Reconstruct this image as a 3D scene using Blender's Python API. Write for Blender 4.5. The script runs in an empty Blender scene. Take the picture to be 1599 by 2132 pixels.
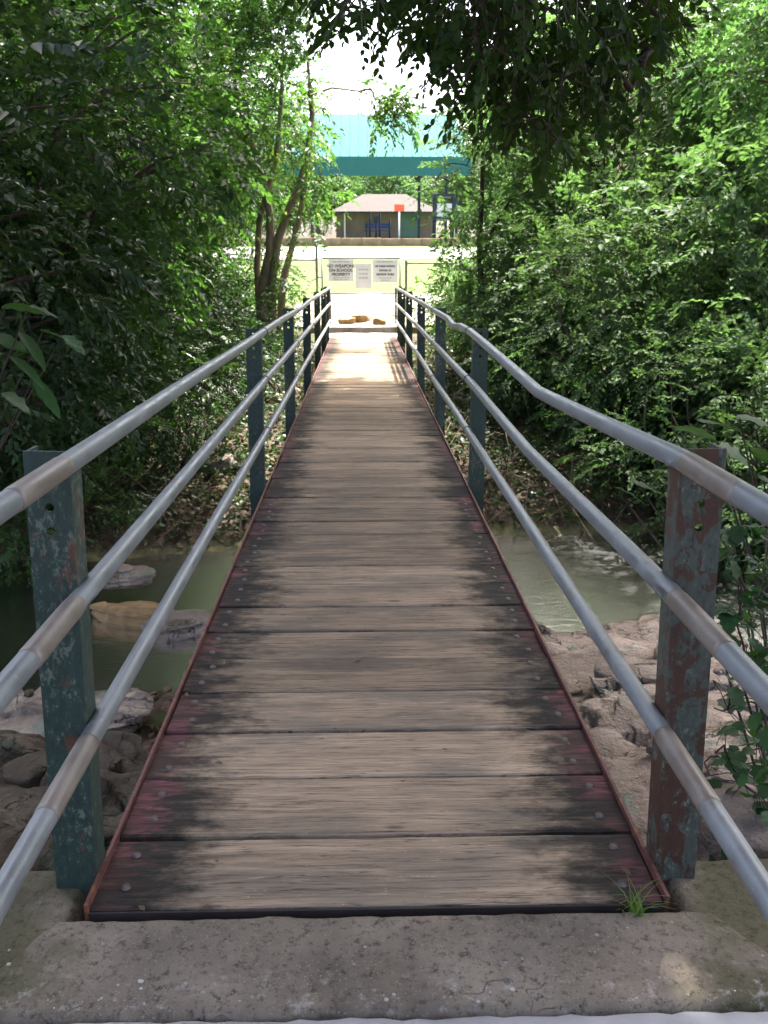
import bpy, bmesh, math, random
import numpy as np
from mathutils import Vector, Matrix, noise as mnoise

# ------------------------------------------------------------------ camera, sky, sun, exposure
sc = bpy.context.scene
C = sc.collection
R = math.radians
CAM = Vector((-0.0325, 0.0, 1.45))
PITCH, YAW = R(14.9), R(1.37)
cam_d = bpy.data.cameras.new('camera'); cam = bpy.data.objects.new('camera', cam_d); C.objects.link(cam)
cam.location = CAM; cam.rotation_euler = (R(90) - PITCH, 0, -YAW)
cam_d.sensor_fit = 'VERTICAL'; cam_d.sensor_height = 32.0; cam_d.lens = 32.0 * 1920 / 2132
cam_d.clip_start = 0.05; cam_d.clip_end = 2000
cam_d.dof.use_dof = True; cam_d.dof.focus_distance = 2.6; cam_d.dof.aperture_fstop = 9.0
sc.camera = cam

SUN_EL, SUN_AZ = R(64), R(28)           # azimuth from +Y towards +X
world = bpy.data.worlds.new('World'); sc.world = world; world.use_nodes = True
wn = world.node_tree; wn.nodes.clear()
sky = wn.nodes.new('ShaderNodeTexSky'); sky.sky_type = 'NISHITA'; sky.sun_disc = False
sky.sun_elevation = SUN_EL; sky.sun_rotation = SUN_AZ
sky.air_density = 0.6; sky.dust_density = 7.0; sky.ozone_density = 0.0
bg = wn.nodes.new('ShaderNodeBackground'); bg.inputs['Strength'].default_value = 0.15
wo = wn.nodes.new('ShaderNodeOutputWorld')
wn.links.new(sky.outputs[0], bg.inputs[0]); wn.links.new(bg.outputs[0], wo.inputs[0])
sun_d = bpy.data.lights.new('sun', 'SUN'); sun_d.energy = 3.6; sun_d.angle = R(0.55); sun_d.color = (1.0, 0.95, 0.86)
sun = bpy.data.objects.new('sun', sun_d); C.objects.link(sun)
S = Vector((math.sin(SUN_AZ) * math.cos(SUN_EL), math.cos(SUN_AZ) * math.cos(SUN_EL), math.sin(SUN_EL)))
sun.rotation_euler = S.to_track_quat('Z', 'Y').to_euler(); sun.location = (6, 12, 20)
vs = sc.view_settings
vs.view_transform = 'Standard'; vs.look = 'None'; vs.gamma = 1.0; vs.use_curve_mapping = False
vs.exposure = 2.9
sc.cycles.use_denoising = True
sc.cycles.max_bounces = 8; sc.cycles.transparent_max_bounces = 8
sc.cycles.diffuse_bounces = 4; sc.cycles.transmission_bounces = 6; sc.cycles.glossy_bounces = 3
sc.cycles.sample_clamp_indirect = 6.0

rng = np.random.default_rng(7)
random.seed(7)

def P(px, py, Y):
    """world point at forward distance Y seen at photograph pixel (px, py)"""
    d = Vector(((px - 799.5) / 1920, -(py - 1066) / 1920, -1.0))
    d = cam.rotation_euler.to_matrix() @ d
    return CAM + d * (Y / d.y)

# ------------------------------------------------------------------ material helpers
class NT:
    def __init__(s, name):
        s.m = bpy.data.materials.new(name); s.m.use_nodes = True
        s.t = s.m.node_tree; s.t.nodes.clear()
        s.out = s.t.nodes.new('ShaderNodeOutputMaterial')
    def n(s, kind, **kw):
        nd = s.t.nodes.new('ShaderNode' + kind)
        for k, v in kw.items():
            if k.startswith('i_'):
                key = k[2:].replace('_', ' ')
                nd.inputs[key].default_value = v
            else:
                setattr(nd, k, v)
        return nd
    def l(s, a, b): s.t.links.new(a, b)
    def coord(s, out='Object', scale=(1, 1, 1), add=None):
        tc = s.n('TexCoord'); mp = s.n('Mapping'); mp.inputs['Scale'].default_value = scale
        s.l(tc.outputs[out], mp.inputs['Vector'])
        if add is not None: s.l(add, mp.inputs['Location'])
        return mp.outputs[0]
    def noise(s, vec, scale, detail=5, rough=0.55, dist=0.0):
        nd = s.n('TexNoise'); nd.inputs['Scale'].default_value = scale; nd.inputs['Detail'].default_value = detail
        nd.inputs['Roughness'].default_value = rough; nd.inputs['Distortion'].default_value = dist
        if vec is not None: s.l(vec, nd.inputs['Vector'])
        return nd.outputs['Fac']
    def ramp(s, fac, stops, interp='LINEAR'):
        nd = s.n('ValToRGB'); nd.color_ramp.interpolation = interp
        e = nd.color_ramp.elements
        while len(e) > 1: e.remove(e[-1])
        e[0].position, e[0].color = stops[0][0], col4(stops[0][1])
        for p, c in stops[1:]:
            x = e.new(p); x.color = col4(c)
        s.l(fac, nd.inputs[0]); return nd.outputs[0]
    def mix(s, fac, a, b, mode='MIX'):
        nd = s.n('Mix', data_type='RGBA', blend_type=mode)
        for sock, v in ((nd.inputs[0], fac), (nd.inputs[6], a), (nd.inputs[7], b)):
            if isinstance(v, (int, float)): sock.default_value = v
            elif isinstance(v, tuple): sock.default_value = col4(v)
            else: s.l(v, sock)
        return nd.outputs[2]
    def math(s, op, a, b=None, clamp=False):
        nd = s.n('Math', operation=op, use_clamp=clamp)
        for i, v in enumerate((a, b)):
            if v is None: continue
            if isinstance(v, (int, float)): nd.inputs[i].default_value = v
            else: s.l(v, nd.inputs[i])
        return nd.outputs[0]
    def mapr(s, v, a, b, c=0.0, d=1.0, smooth=True):
        nd = s.n('MapRange', interpolation_type='SMOOTHSTEP' if smooth else 'LINEAR')
        s.l(v, nd.inputs[0])
        for i, x in enumerate((a, b, c, d)): nd.inputs[i + 1].default_value = x
        return nd.outputs[0]
    def bump(s, h, strength=0.3, dist=0.01):
        nd = s.n('Bump'); nd.inputs['Strength'].default_value = strength; nd.inputs['Distance'].default_value = dist
        s.l(h, nd.inputs['Height']); return nd.outputs[0]
    def bsdf(s, color, rough=0.7, metal=0.0, spec=0.5, normal=None):
        b = s.n('BsdfPrincipled')
        for k, v in (('Base Color', color), ('Roughness', rough), ('Metallic', metal), ('Specular IOR Level', spec)):
            if isinstance(v, (int, float)): b.inputs[k].default_value = v
            elif isinstance(v, tuple): b.inputs[k].default_value = col4(v)
            else: s.l(v, b.inputs[k])
        if normal is not None: s.l(normal, b.inputs['Normal'])
        s.l(b.outputs[0], s.out.inputs[0]); return b
def col4(c):
    if isinstance(c, (int, float)): c = (c, c, c)
    return (*c, 1.0) if len(c) == 3 else c

def m_plain(name, c1, c2, scale=8, rough=0.7, metal=0.0, spec=0.4, bump=0.2):
    t = NT(name); v = t.coord()
    f = t.noise(v, scale)
    t.bsdf(t.ramp(f, [(0.3, c1), (0.7, c2)]), rough, metal, spec, t.bump(t.noise(v, scale * 6), bump, 0.004))
    return t.m

def m_leaf(name, dark, light, trans, tfac=0.4, rough=0.42, yellow=None, spec=0.25):
    t = NT(name); g = t.n('NewGeometry')
    rnd = g.outputs['Random Per Island']
    oi = t.n('ObjectInfo')
    big = t.noise(t.coord('Object'), 0.9, 2)
    v = t.math('ADD', t.math('MULTIPLY', rnd, 0.65), t.math('MULTIPLY', big, 0.5))
    stops = [(0.15, dark), (0.85, light)]
    if yellow: stops.append((1.0, yellow))
    colr = t.ramp(v, stops)
    hsv = t.n('HueSaturation'); t.l(colr, hsv.inputs['Color'])
    t.l(t.mapr(oi.outputs['Random'], 0, 1, 0.78, 1.22, False), hsv.inputs['Value'])
    t.l(t.mapr(oi.outputs['Random'], 0, 1, 0.485, 0.512, False), hsv.inputs['Hue'])
    b = t.bsdf(hsv.outputs[0], rough, 0, spec)
    tr = t.n('BsdfTranslucent'); t.l(t.mix(1.0, hsv.outputs[0], trans, 'MULTIPLY'), tr.inputs[0])
    mx = t.n('MixShader'); mx.inputs[0].default_value = tfac
    t.l(b.outputs[0], mx.inputs[1]); t.l(tr.outputs[0], mx.inputs[2]); t.l(mx.outputs[0], t.out.inputs[0])
    return t.m

def m_bark(name, c1, c2):
    t = NT(name); v = t.coord('Object', (6, 6, 1.2))
    f = t.noise(v, 5, 6, 0.65); g = t.noise(t.coord('Object'), 2.2, 4)
    c = t.mix(t.mapr(g, 0.5, 0.72), t.ramp(f, [(0.3, c1), (0.7, c2)]), (0.11, 0.13, 0.08))
    t.bsdf(c, 0.9, 0, 0.2, t.bump(f, 0.8, 0.02)); return t.m

def m_wood():
    t = NT('weathered_plank_wood')
    tc = t.n('TexCoord'); oi = t.n('ObjectInfo')
    comb = t.n('CombineXYZ'); r50 = t.math('MULTIPLY', oi.outputs['Random'], 57.0)
    for i in range(3): t.l(r50, comb.inputs[i])
    def mapped(scale):
        mp = t.n('Mapping'); mp.inputs['Scale'].default_value = scale
        t.l(tc.outputs['Object'], mp.inputs['Vector']); t.l(comb.outputs[0], mp.inputs['Location']); return mp.outputs[0]
    fine = t.noise(mapped((2.2, 95, 8)), 3.0, 7, 0.75, 0.25)
    mid = t.noise(mapped((0.7, 13, 4)), 2.5, 5, 0.6, 0.8)
    broad = t.noise(mapped((1.4, 3.0, 2)), 1.6, 3, 0.5)
    line = t.noise(mapped((2.4, 42, 4)), 2.5, 6, 0.75, 0.9)
    split = t.noise(mapped((0.5, 22, 4)), 2.1, 3, 0.5, 0.3)
    kn = t.n('TexVoronoi'); kn.inputs['Scale'].default_value = 1.0; t.l(mapped((1.6, 5.0, 1)), kn.inputs['Vector'])
    speck = t.noise(mapped((18, 60, 20)), 4.0, 3, 0.6)
    base = t.ramp(mid, [(0.25, (0.13, 0.095, 0.064)), (0.5, (0.255, 0.19, 0.13)), (0.78, (0.375, 0.285, 0.198))])
    base = t.mix(t.math('MULTIPLY', t.mapr(fine, 0.50, 0.36), 0.8), base, (0.06, 0.045, 0.035))
    base = t.mix(t.mapr(fine, 0.58, 0.78), base, (0.38, 0.29, 0.20))
    base = t.mix(t.math('MULTIPLY', t.mapr(broad, 0.46, 0.66), 0.62), base, (0.11, 0.095, 0.076))
    base = t.mix(t.math('MULTIPLY', t.mapr(line, 0.47, 0.33), 0.8), base, (0.05, 0.036, 0.027))
    base = t.mix(t.math('MULTIPLY', t.mapr(line, 0.56, 0.70), 0.6), base, (0.44, 0.34, 0.235))
    base = t.mix(t.mapr(speck, 0.70, 0.76), base, (0.44, 0.38, 0.30))
    base = t.mix(t.math('MULTIPLY', t.mapr(t.math('ABSOLUTE', t.math('SUBTRACT', split, 0.47)), 0.008, 0.0), 0.85), base, (0.025, 0.018, 0.014))
    base = t.mix(t.math('MULTIPLY', t.mapr(kn.outputs['Distance'], 0.075, 0.03), 0.75), base, (0.05, 0.032, 0.022))
    sat = t.n('HueSaturation'); t.l(base, sat.inputs['Color'])
    t.l(t.mapr(oi.outputs['Random'], 0, 1, 0.74, 1.24, False), sat.inputs['Value']); base = sat.outputs[0]
    sep = t.n('SeparateXYZ'); t.l(tc.outputs['Object'], sep.inputs[0])
    ax = t.math('ABSOLUTE', sep.outputs[0])
    sn = t.noise(mapped((3.0, 6.0, 3)), 2.0, 5, 0.65); sn2 = t.noise(mapped((2.5, 34.0, 3)), 2.0, 4, 0.6)
    axn = t.math('ADD', ax, t.math('ADD', t.math('MULTIPLY', t.math('SUBTRACT', sn, 0.5), 0.50), t.math('MULTIPLY', t.math('SUBTRACT', sn2, 0.5), 0.05)))
    r2 = t.math('FRACT', t.math('MULTIPLY', oi.outputs['Random'], 7.31)); r3 = t.math('FRACT', t.math('MULTIPLY', oi.outputs['Random'], 13.7))
    blot = t.noise(mapped((7, 9, 3)), 2.2, 6, 0.7)
    axn = t.math('ADD', axn, t.math('ADD', t.math('MULTIPLY', t.math('SUBTRACT', r2, 0.5), 0.13), t.math('MULTIPLY', t.math('SUBTRACT', blot, 0.5), 0.22)))
    stain = t.math('MULTIPLY', t.mapr(axn, 0.36, 0.60), t.mapr(sn2, 0.2, 0.5, 0.85, 1.0))
    base = t.mix(t.math('MULTIPLY', stain, 0.93), base, (0.010, 0.011, 0.010))
    rn = t.noise(mapped((4.0, 16.0, 3)), 2.6, 5, 0.65)
    axr = t.math('ADD', t.math('ADD', ax, t.math('MULTIPLY', t.math('SUBTRACT', r3, 0.62), 0.09)), t.math('MULTIPLY', t.math('SUBTRACT', rn, 0.5), 0.36))
    red = t.math('MULTIPLY', t.mapr(axr, 0.595, 0.645), t.math('MULTIPLY', t.mapr(sn2, 0.36, 0.54, 0.25, 1.0), t.mapr(t.noise(mapped((2.0, 5.0, 3)), 1.7, 3), 0.36, 0.56, 0.15, 1.0)))
    rc = t.ramp(t.noise(mapped((6, 30, 6)), 3, 4), [(0.3, (0.06, 0.022, 0.024)), (0.7, (0.22, 0.085, 0.088))])
    base = t.mix(t.math('MULTIPLY', red, 0.62), base, rc)
    h = t.math('ADD', t.math('MULTIPLY', line, 0.8), t.math('MULTIPLY', mid, 0.6))
    t.bsdf(base, 0.85, 0, 0.12, t.bump(h, 0.6, 0.006)); return t.m

def m_paint(name, paint, paint2, rust, rust_amt, lichen=(0.23, 0.27, 0.24)):
    t = NT(name); oi = t.n('ObjectInfo'); comb = t.n('CombineXYZ')
    for i in range(3): t.l(t.math('MULTIPLY', oi.outputs['Random'], 31.0), comb.inputs[i])
    v = t.coord('Object', (1, 1, 0.55), comb.outputs[0])
    a = t.noise(v, 24, 8, 0.72, 0.4); b = t.noise(v, 75, 7, 0.75); c = t.noise(v, 4, 4)
    k = t.math('ADD', t.math('MULTIPLY', a, 0.7), t.math('MULTIPLY', c, 0.3))
    base = t.ramp(b, [(0.3, paint), (0.65, paint2)])
    base = t.mix(t.mapr(t.math('ADD', t.math('MULTIPLY', b, 0.6), t.math('MULTIPLY', c, 0.4)), 0.55, 0.60), base, lichen)
    rc = t.ramp(b, [(0.3, rust), (0.7, (rust[0] * 2.2, rust[1] * 2.0, rust[2] * 1.8))])
    fac = t.mapr(k, 0.62 - rust_amt, 0.65 - rust_amt)
    base = t.mix(fac, base, rc)
    t.bsdf(base, 0.62, 0.0, 0.4, t.bump(t.math('ADD', b, t.math('MULTIPLY', fac, -0.8)), 0.5, 0.003)); return t.m

def m_galv(name, c1, c2, spot, metal=0.35):
    t = NT(name); v = t.coord('Object', (1, 1, 1))
    a = t.noise(v, 9, 5); b = t.noise(v, 70, 5, 0.7)
    base = t.ramp(a, [(0.3, c1), (0.7, c2)])
    base = t.mix(t.mapr(b, 0.62, 0.72), base, spot)
    base = t.mix(t.math('MULTIPLY', t.mapr(t.noise(v, 7.0, 8, 0.8), 0.55, 0.70), 0.7), base, (0.13, 0.095, 0.07))
    t.bsdf(base, t.mapr(a, 0.3, 0.7, 0.36, 0.52), metal, 0.5, t.bump(b, 0.12, 0.002)); return t.m

def m_concrete():
    t = NT('worn_concrete'); v = t.coord()
    a = t.noise(v, 3.5, 6, 0.6); b = t.noise(v, 38, 8, 0.78); c = t.noise(v, 130, 5, 0.8)
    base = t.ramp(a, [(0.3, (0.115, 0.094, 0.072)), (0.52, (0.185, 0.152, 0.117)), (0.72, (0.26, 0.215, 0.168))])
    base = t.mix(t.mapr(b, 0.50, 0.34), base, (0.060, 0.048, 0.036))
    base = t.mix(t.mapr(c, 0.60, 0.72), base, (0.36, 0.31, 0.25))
    ag = t.n('TexVoronoi'); ag.inputs['Scale'].default_value = 150; ag.inputs['Randomness'].default_value = 1.0; t.l(v, ag.inputs['Vector'])
    agc = t.n('SeparateColor'); t.l(ag.outputs['Color'], agc.inputs[0])
    base = t.mix(t.math('MULTIPLY', t.math('MULTIPLY', t.mapr(ag.outputs['Distance'], 0.45, 0.25), t.mapr(agc.outputs[0], 0.84, 0.90)), 0.4), base, (0.34, 0.29, 0.24))
    base = t.mix(t.math('MULTIPLY', t.math('MULTIPLY', t.mapr(ag.outputs['Distance'], 0.45, 0.25), t.mapr(agc.outputs[1], 0.84, 0.90)), 0.5), base, (0.05, 0.04, 0.032))
    sep = t.n('SeparateXYZ'); tc = t.n('TexCoord'); t.l(tc.outputs['Object'], sep.inputs[0])
    ax = t.math('ABSOLUTE', sep.outputs[0])
    moss = t.mapr(t.math('ADD', ax, t.math('MULTIPLY', t.noise(v, 5, 5, 0.6), 0.9)), 1.02, 1.3)
    base = t.mix(t.math('MULTIPLY', moss, 0.75), base, t.ramp(b, [(0.3, (0.022, 0.026, 0.008)), (0.7, (0.075, 0.072, 0.028))]))
    wear = t.math('MULTIPLY', t.mapr(sep.outputs[1], 1.72, 1.58), t.mapr(t.noise(v, 22, 7, 0.75), 0.54, 0.66))
    base = t.mix(t.math('MULTIPLY', wear, 0.6), base, (0.36, 0.33, 0.31))
    vo = t.n('TexVoronoi', feature='DISTANCE_TO_EDGE'); vo.inputs['Scale'].default_value = 1.3
    dv = t.n('VectorMath', operation='ADD'); t.l(v, dv.inputs[0])
    nz = t.n('TexNoise'); nz.inputs['Scale'].default_value = 7; t.l(v, nz.inputs['Vector']); t.l(nz.outputs['Color'], dv.inputs[1])
    t.l(dv.outputs[0], vo.inputs['Vector'])
    crack = t.math('MULTIPLY', t.mapr(vo.outputs['Distance'], 0.006, 0.002), t.mapr(a, 0.55, 0.6))
    base = t.mix(t.math('MULTIPLY', crack, 0.45), base, (0.04, 0.035, 0.03))
    h = t.math('ADD', t.math('MULTIPLY', b, 0.7), t.math('SUBTRACT', t.math('MULTIPLY', c, 0.4), crack))
    t.bsdf(base, 0.92, 0, 0.2, t.bump(h, 0.9, 0.012)); return t.m

def m_rock(name='limestone', k=1.0, tint=(1, 1, 1)):
    t = NT(name); v = t.coord('Object'); vz = t.coord('Object', (1, 1, 6))
    a = t.noise(v, 2.3, 6, 0.6); l = t.noise(vz, 2.0, 6, 0.65, 0.4); b = t.noise(v, 28, 6, 0.7)
    base = t.ramp(a, [(0.28, (0.085, 0.07, 0.06)), (0.5, (0.17, 0.14, 0.125)), (0.75, (0.29, 0.245, 0.22))])
    base = t.mix(t.mapr(l, 0.48, 0.36), base, (0.085, 0.07, 0.055))
    base = t.mix(t.math('MULTIPLY', t.mapr(b, 0.55, 0.68), 0.6), base, (0.10, 0.115, 0.06))
    base = t.mix(t.mapr(t.noise(v, 5, 5), 0.58, 0.66), base, (0.12, 0.135, 0.115))
    dv = t.n('VectorMath', operation='ADD'); nz = t.n('TexNoise'); nz.inputs['Scale'].default_value = 2.5; nz.inputs['Detail'].default_value = 6
    t.l(v, nz.inputs['Vector']); t.l(v, dv.inputs[0]); t.l(nz.outputs['Color'], dv.inputs[1])
    mp = t.n('Mapping'); mp.inputs['Scale'].default_value = (1.0, 2.4, 1.5); t.l(dv.outputs[0], mp.inputs['Vector'])
    vo = t.n('TexVoronoi', feature='DISTANCE_TO_EDGE'); vo.inputs['Scale'].default_value = 1.5; t.l(mp.outputs[0], vo.inputs['Vector'])
    ck = t.math('MULTIPLY', t.mapr(vo.outputs['Distance'], 0.022, 0.0), t.mapr(t.noise(v, 1.7, 3), 0.42, 0.6))
    base = t.mix(t.math('MULTIPLY', ck, 0.6), base, (0.02, 0.017, 0.013))
    base = t.mix(1.0, base, (k * tint[0], k * tint[1], k * tint[2]), 'MULTIPLY')
    hh = t.math('SUBTRACT', t.math('ADD', b, t.math('MULTIPLY', l, 1.8)), t.math('MULTIPLY', ck, 1.6))
    t.bsdf(base, 0.9, 0, 0.25, t.bump(hh, 1.0, 0.05)); return t.m

def m_ground():
    t = NT('bank_soil'); v = t.coord('Object')
    geo = t.n('NewGeometry'); sep = t.n('SeparateXYZ'); t.l(geo.outputs['Position'], sep.inputs[0])
    a = t.noise(v, 1.3, 6, 0.6); b = t.noise(v, 9, 6, 0.7); c = t.noise(v, 45, 4, 0.7)
    soil = t.ramp(b, [(0.28, (0.030, 0.022, 0.015)), (0.5, (0.07, 0.05, 0.036)), (0.75, (0.13, 0.10, 0.073))])
    soil = t.mix(t.mapr(c, 0.6, 0.7), soil, (0.19, 0.15, 0.11))
    soil = t.mix(t.mapr(a, 0.52, 0.64), soil, t.ramp(c, [(0.3, (0.03, 0.045, 0.013)), (0.7, (0.07, 0.09, 0.03))]))
    bed = t.ramp(b, [(0.3, (0.07, 0.065, 0.03)), (0.5, (0.13, 0.125, 0.06)), (0.72, (0.24, 0.215, 0.13))])
    soil = t.mix(t.mapr(sep.outputs[2], -1.58, -1.72), soil, bed)
    grass = t.ramp(t.noise(v, 3, 5), [(0.3, (0.050, 0.088, 0.020)), (0.7, (0.095, 0.13, 0.036))])
    far = t.mapr(t.math('ADD', sep.outputs[1], t.math('MULTIPLY', b, 2.0)), 21.5, 23.5)
    soil = t.mix(far, soil, grass)
    t.bsdf(soil, 0.93, 0, 0.2, t.bump(t.math('ADD', b, c), 0.7, 0.03)); return t.m

def m_water():
    t = NT('creek_water'); v = t.coord('Object', (1.0, 2.2, 1))
    w = t.noise(v, 5.0, 4, 0.55, 0.4)
    nrm = t.bump(w, 0.25, 0.03)
    tr = t.n('BsdfTransparent'); tr.inputs[0].default_value = (0.72, 0.66, 0.44, 1)
    df = t.n('BsdfDiffuse'); df.inputs[0].default_value = (0.215, 0.155, 0.078, 1)
    m1 = t.n('MixShader')
    t.l(t.mapr(t.noise(t.coord('Object', (0.35, 1.1, 1)), 1.6, 4, 0.55, 0.5), 0.38, 0.62, 0.55, 0.9), m1.inputs[0])
    t.l(tr.outputs[0], m1.inputs[1]); t.l(df.outputs[0], m1.inputs[2])
    gl = t.n('BsdfGlossy'); gl.inputs['Roughness'].default_value = 0.2; t.l(nrm, gl.inputs['Normal'])
    fr = t.n('Fresnel'); fr.inputs['IOR'].default_value = 1.25; t.l(nrm, fr.inputs['Normal'])
    m2 = t.n('MixShader'); t.l(fr.outputs[0], m2.inputs[0]); t.l(m1.outputs[0], m2.inputs[1]); t.l(gl.outputs[0], m2.inputs[2])
    t.l(m2.outputs[0], t.out.inputs[0]); return t.m

M = {}
M['wood'] = m_wood()
M['post'] = m_paint('teal_peeling_paint', (0.007, 0.0185, 0.0140), (0.022, 0.044, 0.033), (0.045, 0.022, 0.013), 0.045, (0.080, 0.100, 0.078))
M['post_rust'] = m_paint('rusted_red_peeling_paint', (0.022, 0.030, 0.023), (0.060, 0.070, 0.054), (0.027, 0.0118, 0.0068), 0.13, (0.12, 0.128, 0.10))
M['steel_edge'] = m_paint('rusted_edge_steel', (0.05, 0.016, 0.013), (0.11, 0.038, 0.03), (0.09, 0.035, 0.015), 0.08, (0.10, 0.07, 0.05))
M['gap_dark'] = m_plain('added_gap_black', (0.008, 0.006, 0.006), (0.022, 0.014, 0.012), 14, 0.8)
M['galv'] = m_galv('galvanised_pipe', (0.125, 0.138, 0.145), (0.195, 0.212, 0.22), (0.29, 0.31, 0.32))
M['sleeve'] = m_galv('stained_pipe_sleeve', (0.115, 0.095, 0.078), (0.19, 0.165, 0.14), (0.16, 0.085, 0.045), 0.15)
M['bolt'] = m_plain('rusty_bolt', (0.03, 0.02, 0.018), (0.11, 0.09, 0.08), 30, 0.5, 0.4)
M['concrete'] = m_concrete()
M['pale_concrete'] = m_plain('pale_concrete', (0.22, 0.225, 0.24), (0.32, 0.325, 0.34), 9, 0.9)
M['rock'] = m_rock('limestone', 1.7, (1.0, 0.98, 0.92))
M['rock_brown'] = m_rock('brown_bank_rock', 0.6, (1.0, 0.95, 0.75))
M['ochre'] = m_plain('ochre_stone', (0.16, 0.095, 0.04), (0.30, 0.20, 0.095), 7, 0.9)
M['ground'] = m_ground()
M['water'] = m_water()
M['chip'] = m_plain('gravel_chip', (0.14, 0.12, 0.10), (0.44, 0.40, 0.36), 12, 0.9)
M['dirtpath'] = m_plain('pale_dust_path', (0.24, 0.21, 0.165), (0.36, 0.32, 0.26), 5, 0.95)
M['road'] = m_plain('pale_road', (0.30, 0.29, 0.27), (0.40, 0.39, 0.365), 2, 0.9)
M['brownwall'] = m_plain('brown_retaining_wall', (0.13, 0.10, 0.06), (0.24, 0.19, 0.11), 3, 0.9)
M['fence'] = m_plain('dull_fence_steel', (0.12, 0.15, 0.13), (0.20, 0.23, 0.21), 10, 0.5, 0.5)
M['sign'] = m_plain('white_sign_sheet', (0.66, 0.67, 0.72), (0.74, 0.75, 0.80), 5, 0.5)
M['ink'] = m_plain('black_sign_print', (0.03, 0.035, 0.05), (0.05, 0.055, 0.07), 5, 0.6)
M['ink_pale'] = m_plain('faded_sign_print', (0.26, 0.27, 0.32), (0.34, 0.35, 0.40), 5, 0.6)
M['teal_roof'] = m_plain('teal_roof_metal', (0.008, 0.072, 0.076), (0.009, 0.082, 0.086), 1, 0.8, 0, 0.1)
M['teal_fascia'] = m_plain('teal_fascia_paint', (0.005, 0.078, 0.070), (0.006, 0.09, 0.08), 1, 0.5)
M['dark_post'] = m_plain('dark_blue_paint', (0.015, 0.025, 0.05), (0.025, 0.04, 0.08), 4, 0.5)
M['blue'] = m_plain('blue_bench_paint', (0.03, 0.07, 0.22), (0.05, 0.10, 0.28), 4, 0.5)
M['brick'] = m_plain('pinkish_brick', (0.14, 0.098, 0.095), (0.20, 0.145, 0.14), 1.5, 0.9)
M['shingle'] = m_plain('brown_shingle', (0.022, 0.0165, 0.015), (0.034, 0.026, 0.024), 2, 0.9)
M['mural'] = m_plain('teal_door_paint', (0.07, 0.125, 0.125), (0.095, 0.155, 0.155), 2, 0.6)
M['red'] = m_plain('orange_red_sign', (0.60, 0.06, 0.02), (0.70, 0.09, 0.03), 4, 0.5)
M['white'] = m_plain('white_paint', (0.72, 0.73, 0.75), (0.80, 0.80, 0.82), 4, 0.5)
M['bark'] = m_bark('grey_brown_bark', (0.055, 0.042, 0.032), (0.16, 0.125, 0.10))
M['bark_pale'] = m_bark('pale_brown_bark', (0.15, 0.115, 0.092), (0.34, 0.27, 0.22))
M['bark_dark'] = m_bark('dark_bark', (0.022, 0.017, 0.013), (0.065, 0.05, 0.04))
M['leaf_a'] = m_leaf('leaf_mid_green', (0.020, 0.052, 0.016), (0.050, 0.104, 0.032), (1.7, 1.85, 0.75), 0.40)
M['leaf_b'] = m_leaf('leaf_dark_green', (0.011, 0.032, 0.012), (0.032, 0.074, 0.024), (1.6, 1.75, 0.75), 0.32)
M['leaf_c'] = m_leaf('leaf_light_green', (0.036, 0.080, 0.032), (0.088, 0.152, 0.066), (1.5, 1.7, 0.85), 0.40, 0.6, None, 0.15)
M['leaf_over'] = m_leaf('leaf_canopy', (0.009, 0.028, 0.007), (0.023, 0.055, 0.012), (2.2, 2.2, 0.6), 0.36, 0.55, None, 0.12)
M['leaf_y'] = m_leaf('leaf_flowering_green', (0.022, 0.056, 0.018), (0.058, 0.11, 0.034), (1.7, 1.8, 0.75), 0.40, 0.42, (0.30, 0.30, 0.13))
M['leaf_big'] = m_leaf('broad_leaf', (0.016, 0.046, 0.016), (0.032, 0.08, 0.027), (1.7, 1.8, 0.7), 0.35, 0.5, None, 0.2)
M['litter'] = m_leaf('dead_leaf', (0.045, 0.028, 0.018), (0.16, 0.10, 0.06), (1, 0.9, 0.7), 0.12, 0.8, (0.33, 0.27, 0.20))
M['grass'] = m_leaf('grass_blade', (0.05, 0.12, 0.02), (0.12, 0.22, 0.05), (1.6, 1.7, 0.7), 0.4)
M['cut_end'] = m_plain('twig_brown', (0.09, 0.06, 0.045), (0.20, 0.14, 0.10), 12, 0.9)

# ------------------------------------------------------------------ object helpers
def link(name, me, mat=None, parent=None):
    o = bpy.data.objects.new(name, me); C.objects.link(o)
    if mat is not None and me is not None and not me.materials: me.materials.append(mat)
    if parent is not None: o.parent = parent
    return o
def tag(o, label=None, cat=None, group=None, kind=None):
    if label: o['label'] = label
    if cat: o['category'] = cat
    if group: o['group'] = group
    if kind: o['kind'] = kind
    return o
def empty(name, loc=(0, 0, 0), rz=0.0):
    o = bpy.data.objects.new(name, None); C.objects.link(o); o.location = loc; o.rotation_euler = (0, 0, rz)
    o.empty_display_size = 0.2; return o
def copy_tree(o, parent=None):
    c = o.copy(); C.objects.link(c); c.parent = parent
    for ch in list(o.children): copy_tree(ch, c)
    return c
def from_bm(name, bm, mat, parent=None, smooth=False):
    me = bpy.data.meshes.new(name)
    bmesh.ops.recalc_face_normals(bm, faces=bm.faces); bm.to_mesh(me); bm.free()
    if smooth: me.polygons.foreach_set('use_smooth', [True] * len(me.polygons))
    return link(name, me, mat, parent)
def add_box(bm, c, s, rot=None, bev=0.0):
    r = bmesh.ops.create_cube(bm, size=1.0); v = r['verts']
    bmesh.ops.scale(bm, vec=s, verts=v)
    if bev: 
        e = list({e for x in v for e in x.link_edges})
        g = bmesh.ops.bevel(bm, geom=e, offset=bev, segments=1, affect='EDGES', profile=0.5); v = list({x for f in g['faces'] for x in f.verts} | {x for x in v if x.is_valid})
    if rot is not None: bmesh.ops.rotate(bm, verts=v, cent=(0, 0, 0), matrix=rot)
    bmesh.ops.translate(bm, vec=c, verts=v)
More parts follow.
